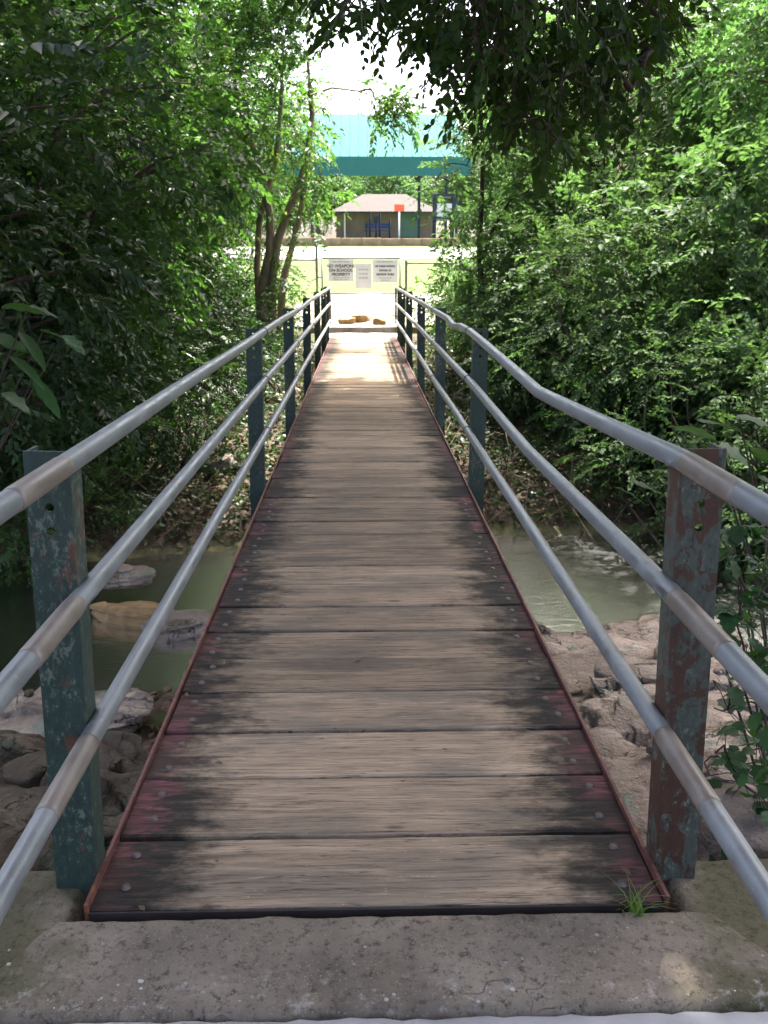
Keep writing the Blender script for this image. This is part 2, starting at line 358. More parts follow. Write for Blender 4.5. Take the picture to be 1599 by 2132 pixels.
def box(name, c, s, mat, parent=None, bev=0.0, rot=None):
    bm = bmesh.new(); add_box(bm, c, s, rot, bev); return from_bm(name, bm, mat, parent)
def np_mesh(name, V, F, smooth=True):
    """V (n,3); F (m,k) constant-size faces"""
    V = np.asarray(V, np.float32); F = np.asarray(F, np.int32)
    me = bpy.data.meshes.new(name); k = F.shape[1]
    me.vertices.add(len(V)); me.vertices.foreach_set('co', V.ravel())
    me.loops.add(F.size); me.loops.foreach_set('vertex_index', F.ravel())
    me.polygons.add(len(F)); me.polygons.foreach_set('loop_start', np.arange(0, F.size, k, dtype=np.int32))
    if smooth: me.polygons.foreach_set('use_smooth', np.ones(len(F), bool))
    me.update(calc_edges=True); return me
def tube_geo(pts, radii, sides=8, cap=True):
    pts = [Vector(p) for p in pts]; V = []; F = []
    up = None
    for i, p in enumerate(pts):
        d = (pts[min(i + 1, len(pts) - 1)] - pts[max(i - 1, 0)]).normalized()
        if up is None: up = Vector((0, 0, 1)) if abs(d.z) < 0.9 else Vector((1, 0, 0))
        s = d.cross(up).normalized(); up = s.cross(d).normalized()
        for k in range(sides):
            a = 2 * math.pi * k / sides
            V.append(p + (s * math.cos(a) + up * math.sin(a)) * radii[i])
    for i in range(len(pts) - 1):
        for k in range(sides):
            k2 = (k + 1) % sides
            F.append((i * sides + k, i * sides + k2, (i + 1) * sides + k2, (i + 1) * sides + k))
    if cap:
        for base, ring in ((0, 0), (1, len(pts) - 1)):
            V.append(pts[ring]); c = len(V) - 1
            for k in range(sides):
                k2 = (k + 1) % sides; a, b = ring * sides + k, ring * sides + k2
                F.append((c, b, a, a) if base == 0 else (c, a, b, b))
    return V, F
class Tubes:
    def __init__(s): s.V = []; s.F = []
    def add(s, pts, radii, sides=6, cap=False):
        if isinstance(radii, (int, float)): radii = [radii] * len(pts)
        V, F = tube_geo(pts, radii, sides, cap); b = len(s.V)
        s.V += V; s.F += [tuple(i + b for i in f) for f in F]
    def build(s, name, mat, parent=None, smooth=True):
        me = bpy.data.meshes.new(name)
        me.from_pydata([tuple(v) for v in s.V], [], [f if f[2] != f[3] else f[:3] for f in s.F])
        if smooth: me.polygons.foreach_set('use_smooth', [True] * len(me.polygons))
        me.update(); return link(name, me, mat, parent)
def tube(name, pts, r, mat, parent=None, sides=8, cap=True):
    t = Tubes(); t.add(pts, r, sides, cap); return t.build(name, mat, parent)

def nrm(a): return a / np.maximum(np.linalg.norm(a, axis=-1, keepdims=True), 1e-9)
def leaves_mesh(name, pos, d, n, length, width, fine=False):
    """one folded leaf per row"""
    d = nrm(d); s = nrm(np.cross(d, n)); n = np.cross(s, d)
    L = np.asarray(length).reshape(-1, 1); W = np.asarray(width).reshape(-1, 1)
    N = len(pos)
    if fine:
        a = pos; m = pos + d * L * 0.5 - n * L * 0.06; tip = pos + d * L - n * L * 0.16
        r1 = pos + d * L * 0.25 + s * W * 0.42 + n * W * 0.12; r2 = pos + d * L * 0.62 + s * W * 0.44 + n * W * 0.08 - n * L * 0.05
        l1 = pos + d * L * 0.25 - s * W * 0.42 + n * W * 0.12; l2 = pos + d * L * 0.62 - s * W * 0.44 + n * W * 0.08 - n * L * 0.05
        V = np.stack([a, r1, r2, tip, l2, l1], 1).reshape(-1, 3); b = np.arange(N)[:, None] * 6
        F = np.concatenate([b + np.array([[0, 1, 2, 3]]), b + np.array([[0, 3, 4, 5]])], 0)
        return np_mesh(name, V, F)
    tip = pos + d * L - n * L * 0.12
    r = pos + d * L * 0.45 + s * W * 0.5 + n * W * 0.16; l = pos + d * L * 0.45 - s * W * 0.5 + n * W * 0.16
    V = np.stack([pos, r, tip, l], 1).reshape(-1, 3); b = np.arange(N)[:, None] * 4
    F = np.concatenate([b + np.array([[0, 1, 2]]), b + np.array([[0, 2, 3]])], 0)
    return np_mesh(name, V, F)
def sprays(base, d, L, nl, leaf, rg, ang=0.95, droop=0.25, wr=0.48):
    """alternate leaves along S twigs -> pos, dir, normal, length, width"""
    Sn = len(base); d = nrm(d)
    t = (np.arange(nl) + 0.6) / nl
    up = np.array([0, 0, 1.0]) + rg.normal(0, 0.35, (Sn, 3))
    side = nrm(np.cross(d, up)); un = np.cross(side, d)
    pos = base[:, None] + d[:, None] * (L[:, None, None] * t[None, :, None]) - np.array([0, 0, 1.0]) * (L[:, None, None] * (t ** 2)[None, :, None] * droop)
    sg = np.where(np.arange(nl) % 2 == 0, 1.0, -1.0)[None, :, None]
    a = ang * (1 - 0.5 * t)[None, :, None] + rg.normal(0, 0.18, (Sn, nl, 1))
    ld = d[:, None] * np.cos(a) + side[:, None] * sg * np.sin(a) + rg.normal(0, 0.16, (Sn, nl, 3)) - np.array([0, 0, droop * 0.8])
    ln = un[:, None] + rg.normal(0, 0.35, (Sn, nl, 3))
    size = leaf * rg.uniform(0.6, 1.35, (Sn, 1)) * rg.uniform(0.65, 1.25, (Sn, nl)) * (1 - 0.25 * t)[None]
    return pos.reshape(-1, 3), ld.reshape(-1, 3), ln.reshape(-1, 3), size.ravel(), (size * wr * rg.uniform(0.85, 1.15, (Sn, nl))).ravel()
def foliage(name, clumps, center, n_spray, nl, leaf, mat, parent, seed, spray_len=0.42, fine=False, droop=0.25, wr=0.48, twigs=None, ang=0.95, expo=2.0):
    rg = np.random.default_rng(seed); B = []; D = []
    for c, r in clumps:
        k = max(3, int(n_spray * rg.uniform(0.7, 1.3) * (r / 0.7) ** expo))
        u = nrm(rg.normal(0, 1, (k, 3))); rad = r * rg.uniform(0.25, 1.0, (k, 1)) ** 0.6
        p = np.array(c) + u * rad * np.array([1, 1, 0.72])
        out = nrm(p - np.array(center)[None])
        B.append(p); D.append(u * 0.75 + out * 0.5 + rg.normal(0, 0.35, (k, 3)) + np.array([0, 0, -0.12]))
    B = np.concatenate(B); D = nrm(np.concatenate(D))
    L = spray_len * rg.uniform(0.6, 1.3, len(B))
    me = leaves_mesh(name, *sprays(B, D, L, nl, leaf, rg, ang, droop, wr), fine=fine)
    o = link(name, me, mat, parent); o['kind'] = 'stuff'
    if twigs is not None:
        for b, dd, ll in zip(B, D, L):
            b = Vector(b); dd = Vector(dd)
            twigs.add([b - dd * 0.12, b + dd * ll * 0.5 - Vector((0, 0, ll * 0.25 * droop)), b + dd * ll * 0.95 - Vector((0, 0, ll * 0.9 * droop))], [0.005, 0.003, 0.0015], 3)
    return o
def blob_clumps(rg, center, rad, n, r0, r1, shell=0.55):
    out = []
    for _ in range(n):
        u = rg.normal(0, 1, 3); u /= np.linalg.norm(u)
        k = rg.uniform(shell, 1.0) ** 0.8
        out.append((np.array(center) + u * np.array(rad) * k * rg.uniform(0.85, 1.12), rg.uniform(r0, r1)))
    return out
def limb_to(tb, trunk, c, r0, rg, sides=6):
    """a bent limb from a point of the trunk polyline (list of (pos, radius)) to c"""
    zs = [p[0].z for p in trunk]
    c = Vector(c); hz = max(zs[0] + 0.25 * (zs[-1] - zs[0]), min(zs[-1], c.z - 0.55 * math.hypot(c.x, c.y) - 0.1))
    k = min(range(len(trunk)), key=lambda i: abs(trunk[i][0].z - hz)); s, sr = trunk[k]
    m1 = s.lerp(c, 0.38) + Vector((rg.normal(0, .08), rg.normal(0, .08), 0.16 * (c - s).length))
    m2 = s.lerp(c, 0.72) + Vector((rg.normal(0, .08), rg.normal(0, .08), 0.10 * (c - s).length))
    r = min(r0, sr * 0.7)
    tb.add([s, m1, m2, c], [r, r * 0.7, r * 0.42, r * 0.15], sides)
def trunk_line(rg, h, r, lean=(0, 0), wob=0.08, n=9, base=(0, 0, -0.35)):
    out = []
    for i in range(n):
        t = i / (n - 1)
        out.append((Vector((base[0] + lean[0] * t + rg.normal(0, wob) * t, base[1] + lean[1] * t + rg.normal(0, wob) * t, base[2] + h * t)),
                    r * (1.0 - 0.72 * t) * (1.35 if i == 0 else 1.0)))
    return out
def make_tree(name, seed, h, crown_c, crown_r, n_cl, cr, n_spray, nl, leaf, lmat, bmat, trunk_r=0.12, lean=(0, 0), shell=0.45, wr=0.48, fine=False, droop=0.25, stems=1, spray_len=0.42, ang=0.95):
    rg = np.random.default_rng(seed); root = empty(name)
    tb = Tubes(); trunks = []
    for s in range(stems):
        ln = lean if stems == 1 else (crown_r[0] * 0.7 * math.cos(s * 2.4 + seed), crown_r[1] * 0.7 * math.sin(s * 2.4 + seed))
        b = (0, 0, -0.35) if stems == 1 else (0.12 * math.cos(s * 2.4), 0.12 * math.sin(s * 2.4), -0.3)
        tl = trunk_line(rg, h, trunk_r, ln, base=b); trunks.append(tl)
        tb.add([p for p, _ in tl], [q for _, q in tl], 8 if trunk_r > 0.05 else 5)
    cl = blob_clumps(rg, crown_c, crown_r, n_cl, cr[0], cr[1], shell)
    for i, (c, r) in enumerate(cl):
        tr = min(trunks, key=lambda T: min((p - Vector(c)).length for p, _ in T))
        limb_to(tb, tr, c, trunk_r * 0.42, rg, 5)
    tb.build('trunk', bmat, root)
    foliage('crown', cl, crown_c, n_spray, nl, leaf, lmat, root, seed + 100, spray_len, fine, droop, wr, ang=ang)
    return root

# ------------------------------------------------------------------ terrain
PY = [-60, -10, 0.8, 2.2, 3.2, 5.0, 6.4, 7.2, 9.0, 10.2, 11.0, 13.0, 16.0, 18.5, 20.0, 21.25, 24, 30, 40, 47.9, 48.5, 60, 120, 400]
PZ = [0.2, -0.02, -0.15, -0.30, -0.85, -1.30, -1.62, -1.84, -1.98, -1.86, -1.50, -1.05, -0.50, -0.16, -0.12, -0.02, 0.24, 0.61, 1.65, 2.39, 2.78, 2.95, 3.3, 4.0]
def g0(x, y):
    sh = 0.2 * max(-8.0, min(8.0, x)) * max(0.0, 1 - abs(y - 8.5) / 7.5)
    return float(np.interp(y - sh, PY, PZ))
def gz(x, y):
    z = g0(x, y)
    if -8 < y < 26:
        n1 = mnoise.noise((x * 0.55, y * 0.55, 3.1)); n2 = mnoise.noise((x * 1.9, y * 1.9, 7.7)); n3 = mnoise.noise((x * 6, y * 6, 1.7))
        k = 1.0 if 2.4 < y < 18.5 else 0.35
        if abs(x) < 1.3 and (y < 2.6 or y > 18.0): k = 0.12
        z += (0.14 * n1 + 0.075 * n2 + 0.022 * n3) * k
    return z
xs = np.concatenate([[-400, -200, -100, -60, -40, -28, -20], np.arange(-14, 14.01, 0.16), [20, 28, 40, 60, 100, 200, 400]])
ys = np.concatenate([[-60, -30, -14, -8], np.arange(-5, 24, 0.16), np.arange(24, 50, 0.6), [52, 56, 60, 80, 120, 200, 400]])
V = np.array([(x, y, gz(x, y)) for y in ys for x in xs]); nx = len(xs)
ii, jj = np.meshgrid(np.arange(len(ys) - 1), np.arange(nx - 1), indexing='ij'); a = (ii * nx + jj).ravel()
ground = link('ground', np_mesh('ground', V, np.stack([a, a + 1, a + nx + 1, a + nx], 1)), M['ground']); tag(ground, kind='structure')
bm = bmesh.new()
bmesh.ops.create_grid(bm, x_segments=60, y_segments=20, size=0.5)
bmesh.ops.scale(bm, vec=(26, 9, 1), verts=bm.verts); bmesh.ops.translate(bm, vec=(0, 8.6, -1.715), verts=bm.verts)
for v in bm.verts: v.co.z += 0.0
tag(from_bm('creek_water', bm, M['water'], None, True), kind='structure')

# pale ground beyond the bridge, road
def sheet(name, outline, lift, mat, nsub=1):
    bm = bmesh.new(); vs_ = [bm.verts.new((x, y, 0)) for x, y in outline]; bm.faces.new(vs_)
    bmesh.ops.triangulate(bm, faces=bm.faces)
    for _ in range(4): bmesh.ops.subdivide_edges(bm, edges=bm.edges, cuts=1, use_grid_fill=True)
    for v in bm.verts: v.co.z = gz(v.co.x, v.co.y) + lift
    return tag(from_bm(name, bm, mat, None, True), kind='structure')
sheet('dirt_path', [(-1.6, 22.05), (1.4, 22.0), (3.6, 22.6), (6.5, 25.2), (7.5, 28.2), (3, 29.6), (0, 29.4), (-1.4, 29.2), (-1.9, 26)], 0.05, M['dirtpath'])
bm = bmesh.new()
for k in range(2):
    for x in np.linspace(-60, 60, 25): bm.verts.new((x, (41.2, 47.4)[k], gz(x, (41.2, 47.4)[k]) + 0.035))
bm.verts.ensure_lookup_table()
for i in range(24): bm.faces.new([bm.verts[j] for j in (i, i + 1, 26 + i, 25 + i)])
tag(from_bm('road', bm, M['road']), kind='structure')

# ------------------------------------------------------------------ near approach slab
def rough_slab(name, x0, x1, y0, y1, z1, z0, mat, seed, nx_=48, ny_=26, edge=0.02, flare=0.0):
    """a worn slab: top grid with noise, broken edges, skirts"""
    V = []; F = []
    for j in range(ny_ + 1):
        for i in range(nx_ + 1):
            u, v = i / nx_, j / ny_
            y = y0 + (y1 - y0) * v; w = flare * (1 - v)
            x = (x0 - w) + (x1 - x0 + 2 * w) * u
            e = min(u * nx_, (1 - u) * nx_, v * ny_, (1 - v) * ny_)
            z = z1 + 0.006 * mnoise.noise((x * 4, y * 4, seed)) + 0.003 * mnoise.noise((x * 17, y * 17, seed))
            if e < 0.5:
                z -= edge * (0.5 + 0.5 * mnoise.noise((x * 9, y * 9, seed + 5)) + 0.3)
                x += 0.012 * mnoise.noise((y * 25, x * 25, seed + 2)); y += 0.012 * mnoise.noise((x * 25, y * 25, seed + 9))
            V.append((x, y, z))
    n = nx_ + 1
    for j in range(ny_):
        for i in range(nx_): F.append((j * n + i, j * n + i + 1, (j + 1) * n + i + 1, (j + 1) * n + i))
    rim = [i for i in range(n)] + [j * n + nx_ for j in range(1, ny_ + 1)] + [ny_ * n + i for i in range(nx_ - 1, -1, -1)] + [j * n for j in range(ny_ - 1, 0, -1)]
    b = len(V); V += [(V[i][0] * 1.0, V[i][1], z0) for i in rim]
    for k in range(len(rim)):
        k2 = (k + 1) % len(rim); F.append((rim[k2], rim[k], b + k, b + k2))
    return link(name, np_mesh(name, V, F, False), mat)
o = rough_slab('approach_slab', -0.74, 0.78, 1.540, 1.832, -0.004, -0.6, M['concrete'], 3.3, 110, 22, 0.016, 0.16); tag(o, kind='structure')
o = rough_slab('approach_wing', 0.708, 1.75, 1.0, 2.06, -0.022, -0.7, M['concrete'], 5.7, 40, 40, 0.035); tag(o, kind='structure')
o = rough_slab('approach_wing', -1.75, -0.708, 1.0, 2.06, -0.026, -0.7, M['concrete'], 9.2, 40, 40, 0.035); tag(o, kind='structure')
o = rough_slab('walkway', -0.95, 1.10, -1.2, 1.530, -0.004, -0.6, M['pale_concrete'], 8.1, 60, 60, 0.010, 0.0); tag(o, kind='structure')

def rock(name, loc, dims, seed, rz=0.0, mat=None, flat=0.35, sub=5, parent=None, frac=False):
    bm = bmesh.new(); bmesh.ops.create_icosphere(bm, subdivisions=sub, radius=1.0)
    for v in bm.verts:
        p = v.co.copy(); q = Vector((abs(p.x) ** 0.6 * math.copysign(1, p.x), abs(p.y) ** 0.6 * math.copysign(1, p.y), abs(p.z) ** flat * math.copysign(1, p.z)))
        q = p.lerp(q, 0.75)
        d = 1 + 0.30 * mnoise.noise(p * 1.3 + Vector((seed, 0, 0))) + 0.10 * mnoise.noise(p * 3.1 + Vector((0, seed, 0))) + 0.04 * mnoise.noise(p * 8 + Vector((0, 0, seed)))
        q.x *= d; q.y *= d; q.z *= 1 + (d - 1) * 0.5
        st = mnoise.noise(Vector((q.x * 0.7 * dims[0], q.y * 0.7 * dims[1], seed))) * 1.6 + mnoise.noise(Vector((q.x * 2.3 * dims[0], q.y * 2.3 * dims[1], seed + 4))) * 0.5
        stp = math.floor(st * 3.0) / 3.0; fr_ = st * 3.0 - math.floor(st * 3.0)
        if p.z > 0: q.z += 0.30 * (stp + max(0.0, fr_ - 0.82) / 0.18 / 3.0) + 0.05 * mnoise.noise(p * 9 + Vector((seed, seed, 0)))
        if frac and p.z > -0.2:
            wp = Vector((q.x * dims[0] / 2, q.y * dims[1] / 2, 0)); wp += Vector((mnoise.noise(wp * 2.2 + Vector((seed, 0, 0))), mnoise.noise(wp * 2.2 + Vector((0, seed, 5))), 0)) * 0.16
            dd, pp = mnoise.voronoi(Vector((wp.x * 1.7, wp.y * 3.0, seed)), distance_metric='DISTANCE')
            q.z += (0.75 * (mnoise.cell(pp[0] * 37.7) - 0.5) - (0.5 * max(0.0, 1 - (dd[1] - dd[0]) / 0.10))) * min(1.0, (p.z + 0.2) * 2) * 0.07 / dims[2] * 2
        lay = math.sin(q.z * 9 + seed) * 0.05 + mnoise.noise(Vector((p.x * 6, p.y * 6, q.z * 5))) * 0.05; q.x *= 1 + lay; q.y *= 1 + lay
        v.co = Vector((q.x * dims[0] / 2, q.y * dims[1] / 2, q.z * dims[2] / 2))
    o = from_bm(name, bm, mat or M['rock'], parent, True); o.location = loc; o.rotation_euler = (0, 0, rz); return o
def put_rock(x, y, dims, seed, label, group=None, rz=0.0, sink=0.35, flat=0.35, mat=None, name='limestone_slab', cat='rock', z=None):
    zz = gz(x, y) if z is None else z
    return tag(rock(name, (x, y, zz + dims[2] * (0.5 - sink)), dims, seed, rz, mat, flat, (6 if max(dims) > 0.8 else 5) if max(dims) > 0.5 else 3, None, name == 'limestone_slab'), label, cat, group)
# limestone ledges of the near bank
put_rock(1.75, 5.6, (2.2, 1.9, 0.42), 1.1, 'wide pinkish limestone slab at the water edge below the rusty post', rz=0.2)
put_rock(2.1, 4.3, (2.2, 1.3, 0.40), 2.2, 'cracked limestone ledge between the water-edge slab and the rusty post', rz=-0.15)
put_rock(1.55, 3.35, (1.2, 1.1, 0.42), 3.3, 'grooved limestone ledge at the foot of the rusty post', rz=0.1, sink=0.3)
put_rock(2.75, 3.2, (1.6, 1.3, 0.5), 4.4, 'limestone ledge under the creeper leaves beside the rusty post', rz=0.5)
put_rock(1.35, 2.42, (0.85, 0.8, 0.40), 5.5, 'mossy limestone block behind the rusty post base', rz=-0.3, sink=0.35)
put_rock(1.32, 1.62, (0.55, 0.62, 0.14), 6.6, 'flat pinkish grey stone lying on the concrete beside the rusty post', rz=0.25, sink=0.5, z=-0.035)
put_rock(-1.22, 1.66, (0.5, 0.6, 0.14), 7.7, 'flat dark mossy stone lying on the concrete beside the teal post', mat=M['rock_brown'], rz=-0.2, sink=0.5, z=-0.04)
put_rock(-1.35, 2.45, (0.95, 0.9, 0.42), 8.8, 'dark mossy ledge behind the teal post base', rz=0.4, sink=0.35, mat=M['rock_brown'])
put_rock(-1.7, 3.7, (1.5, 1.3, 0.45), 9.9, 'brown weathered ledge on the bank below the teal post', rz=-0.1, mat=M['rock_brown'])
put_rock(-2.3, 5.2, (1.5, 1.0, 0.22), 10.3, 'brown bank slab at the water edge below the teal post', rz=0.3)
a_ = P(255, 1255, 8.6); put_rock(a_.x, a_.y, (0.62, 0.42, 0.20), 11.4, 'small pale rounded boulder lying on the ochre rock in the creek', rz=0.2, z=-1.50, flat=0.8, name='boulder')
a_ = P(290, 1290, 8.0); put_rock(a_.x, a_.y, (0.85, 0.32, 0.26), 12.5, 'ochre brown log-shaped rock lying in the creek under the boulder', rz=-0.25, z=-1.74, flat=0.8, mat=M['ochre'], name='boulder')
a_ = P(375, 1320, 7.8); put_rock(a_.x, a_.y, (0.6, 0.5, 0.2), 13.6, 'reddish flat rock in the creek against the bridge side', rz=0.5, z=-1.72, name='boulder')
put_rock(2.5, 7.6, (0.9, 0.5, 0.16), 14.7, 'low mossy rock breaking the creek surface downstream of the bridge', rz=0.1, z=-1.72, name='boulder')
for i, (px, py, Y, s) in enumerate([(490, 1060, 12.2, 0.5), (600, 850, 16, 0.35), (598, 900, 15, 0.3)]):
    a_ = P(px, py, Y); put_rock(a_.x - 0.2, a_.y, (s, s * 0.8, s * 0.6), 20 + i, 'mossy stone on the far bank tight against the bridge side', 'stones beside the bridge on the far bank', flat=0.7, name='boulder')

# ------------------------------------------------------------------ footbridge
bridge = empty('footbridge', (0, 10.7, -0.05)); tag(bridge, 'long narrow plank footbridge with teal steel posts and grey pipe railings', 'footbridge')
def bpart(o, parent=bridge):
    o.parent = parent; o.matrix_parent_inverse = Matrix.Identity(4)
    base = parent
    off = Vector((0, 0, 0))
    while base is not None: off += base.location; base = base.parent
    o.location = o.location - off; return o
PITCHY = 0.2835; N_PL = 64; Y0 = 1.856
def plank_mesh(seed):
    rg = random.Random(seed); bm = bmesh.new()
    L, W, T = 1.35, PITCHY - 0.007 - rg.random() * 0.009, 0.045
    nseg = 12
    for i in range(nseg + 1):
        x = -L / 2 + L * i / nseg
        if i == 0: x -= rg.uniform(-0.004, 0.004)
        jag = [rg.uniform(-0.0018, 0.0018) for _ in range(2)]
        cup = 0.003 * rg.random()
        for (yy, zz) in ((-W / 2 + jag[0], -T), (-W / 2 + jag[0], -0.005), (-W / 2 + 0.005 + jag[0], 0), (-W / 4, -cup), (0, -cup), (W / 4, -cup), (W / 2 - 0.005 + jag[1], 0), (W / 2 + jag[1], -0.005), (W / 2 + jag[1], -T)):
            bm.verts.new((x, yy, zz + rg.uniform(-0.0006, 0.0006)))
    bm.verts.ensure_lookup_table(); k = 9
    for i in range(nseg):
        for j in range(k):
            j2 = (j + 1) % k
            bm.faces.new([bm.verts[q] for q in (i * k + j, i * k + j2, (i + 1) * k + j2, (i + 1) * k + j)])
    bm.faces.new([bm.verts[j] for j in range(k)]); bm.faces.new([bm.verts[nseg * k + j] for j in range(k - 1, -1, -1)])
    bmesh.ops.recalc_face_normals(bm, faces=bm.faces)
    me = bpy.data.meshes.new('plank'); bm.to_mesh(me); bm.free(); me.materials.append(M['wood']); return me
pm = [plank_mesh(i) for i in range(8)]
bm = bmesh.new(); bmesh.ops.create_cone(bm, segments=10, radius1=0.0125, radius2=0.0085, depth=0.006, cap_ends=True)
bolt_me = bpy.data.meshes.new('bolt'); bm.to_mesh(bolt_me); bm.free(); bolt_me.materials.append(M['bolt'])
rp = random.Random(4)
for i in range(N_PL):
    o = link('plank', pm[(i * 5 + i // 8) % 8]); o.location = (rp.uniform(-0.004, 0.004), Y0 + PITCHY * (i + 0.5), rp.uniform(-0.006, 0.002))
    o.rotation_euler = (rp.uniform(-0.010, 0.010), rp.uniform(-0.002, 0.002), rp.uniform(-0.0015, 0.0015))
    bpart(o)
    if i < 14:
        for sx in (-1, 1):
            for dy in (-0.065, 0.07):
                b = link('bolt', bolt_me, None, o)
                b.location = (sx * 0.607 + rp.uniform(-0.012, 0.012), dy + rp.uniform(-0.012, 0.012), 0.0025); b.rotation_euler = (rp.uniform(-0.05, 0.05), rp.uniform(-0.05, 0.05), 0)
YE = Y0 + PITCHY * N_PL
for sx in (-1, 1):
    bm = bmesh.new()
    add_box(bm, (sx * 0.6835, (Y0 + YE) / 2, -0.095), (0.009, YE - Y0, 0.215))
    add_box(bm, (sx * 0.652, (Y0 + YE) / 2, -0.196), (0.054, YE - Y0, 0.012))
    bpart(from_bm('edge_beam', bm, M['steel_edge']))
    bpart(box('stringer', (sx * 0.35, (Y0 + YE) / 2 + 0.05, -0.165), (0.10, YE - Y0 - 0.1, 0.22), M['steel_edge']))
bpart(box('added_gap_strip', (0, Y0 - 0.0035, -0.075), (1.352, 0.006, 0.138), M['gap_dark']))  # added dark strip standing in for the black gap and grimy plank front
o = box('abutment', (0, 21.0 - 0.35, -0.33), (1.9, 1.45, 0.62), M['concrete'], None, 0.02); tag(o, kind='structure')
o = rough_slab('far_threshold', -0.98, 0.98, YE + 0.03, 21.30, -0.004, -0.5, M['pale_concrete'], 4.4, 30, 16, 0.008); tag(o, kind='structure')
o = rough_slab('step', -1.25, 1.3, 21.305, 22.1, 0.125, -0.4, M['concrete'], 6.1, 30, 16, 0.012); tag(o, kind='structure')  # darker concrete than the threshold, putting the riser's shade into the colour

def post_mesh(holes, z0=-0.245):
    w, z1, t, dpt = 0.098, 1.065, 0.007, 0.078
    zs = [z0] + [q for h in holes for q in (h - 0.022, h + 0.022)] + [z1]; zs = sorted(zs)
    xs_ = [-w / 2, -0.022, 0.022, w / 2]
    bm = bmesh.new()
    for i in range(len(zs) - 1):
        a, b = zs[i], zs[i + 1]; hole = abs((b - a) - 0.044) < 1e-6 and any(abs((a + b) / 2 - h) < 1e-6 for h in holes)
        for j in range(3):
            q = [bm.verts.new((x, 0, z)) for x, z in ((xs_[j], a), (xs_[j + 1], a), (xs_[j + 1], b), (xs_[j], b))]
            if not (hole and j == 1): bm.faces.new(q); continue
            zc = (a + b) / 2
            oc = [bm.verts.new((0.0105 * math.cos(R(22.5 + 45 * k)), 0, zc + 0.0105 * math.sin(R(22.5 + 45 * k)))) for k in range(8)]
            # corners: q0 (225deg) q1 (315) q2 (45) q3 (135)
            cn = {0: q[2], 1: q[3], 2: q[0], 3: q[1]}
            for k in range(4):
                bm.faces.new([cn[k], oc[2 * k + 1], oc[2 * k]])
                bm.faces.new([cn[k], cn[(k + 1) % 4], oc[(2 * k + 2) % 8], oc[2 * k + 1]])
    bmesh.ops.remove_doubles(bm, verts=bm.verts, dist=1e-5)
    bmesh.ops.recalc_face_normals(bm, faces=bm.faces)
    g = bmesh.ops.solidify(bm, geom=bm.faces[:] + bm.edges[:] + bm.verts[:], thickness=t)
    for sx in (-1, 1):
        add_box(bm, (sx * (w / 2 - t / 2 + 0.0005), dpt / 2 + t * 0.5, (z0 + z1) / 2 - 0.0015), (t, dpt, z1 - z0 - 0.003))
    bmesh.ops.recalc_face_normals(bm, faces=bm.faces)
    me = bpy.data.meshes.new('post'); bm.to_mesh(me); bm.free(); return me
POSTY = [1.968, 6.05, 9.05, 12.05, 15.05, 17.6, 19.0]
RX = 0.606 + 0.0325 - 0.0
pmesh = post_mesh([0.885, 0.94, 1.03]); pmesh.materials.append(M['post'])
pmesh_n = post_mesh([0.885, 0.94, 1.03], -0.04); pmesh_n.materials.append(M['post']); pmesh_r = pmesh_n.copy(); pmesh_r.materials.clear(); pmesh_r.materials.append(M['post_rust'])
bm = bmesh.new(); bmesh.ops.create_cone(bm, segments=6, radius1=0.011, radius2=0.010, depth=0.012, cap_ends=True)
nut_me = bpy.data.meshes.new('rail_bolt'); bm.to_mesh(nut_me); bm.free(); nut_me.materials.append(M['bolt'])
HT = (1.045, 0.735, 0.400)
for i, y in enumerate(POSTY):
    for sx in (-1, 1):
        o = link('post', (pmesh_r if sx > 0 else pmesh_n) if i == 0 else pmesh)
        o.location = (sx * 0.7395, y, 0.0); o.rotation_euler = (rp.uniform(-0.006, 0.006), -sx * (0.022 if i == 0 else rp.uniform(0, 0.012)), rp.uniform(-0.02, 0.02))
        bpart(o)
        if sx > 0 and i == 0: o['label'] = 'rusty red post with peeling teal paint'
        if i < 3:
            for h in HT:
                b = link('rail_bolt', nut_me, None, o); b.location = (-sx * 0.0555, 0.03, h + 0.004); b.rotation_euler = (0, R(90), 0)
def rail_pts(sx, hi):
    h = HT[hi]; pts = []
    ys_ = list(np.arange(-1.2, 18.95, 0.35)) + [19.03]
    dents = []
    if sx > 0 and hi == 0: dents = [(3.55, 1.6, 2.4, -0.062, -0.010), (6.95, 0.4, 0.55, -0.022, -0.010)]
    if sx > 0 and hi == 1: dents = [(3.7, 1.7, 2.2, -0.018, -0.012)]
    if sx < 0 and hi == 0: dents = [(10, 2.0, 2.0, -0.012, 0.004)]
    for yk in (1.95, 3.55, 5.95, 6.55, 6.95, 7.5): ys_ += [yk, yk - 0.06, yk + 0.06]
    for y in sorted(ys_):
        z = h; x = sx * 0.662
        for c, w0, w1, dz, dx in dents:
            f = max(0.0, 1 - (c - y) / w0 if y < c else 1 - (y - c) / w1); z += dz * f; x += dx * f
        z += 0.006 * mnoise.noise((y * 0.5, sx * 3.0, h * 5)); x += 0.005 * mnoise.noise((y * 0.4, sx * 7.0, h * 9))
        pts.append((x, y, z))
    return pts
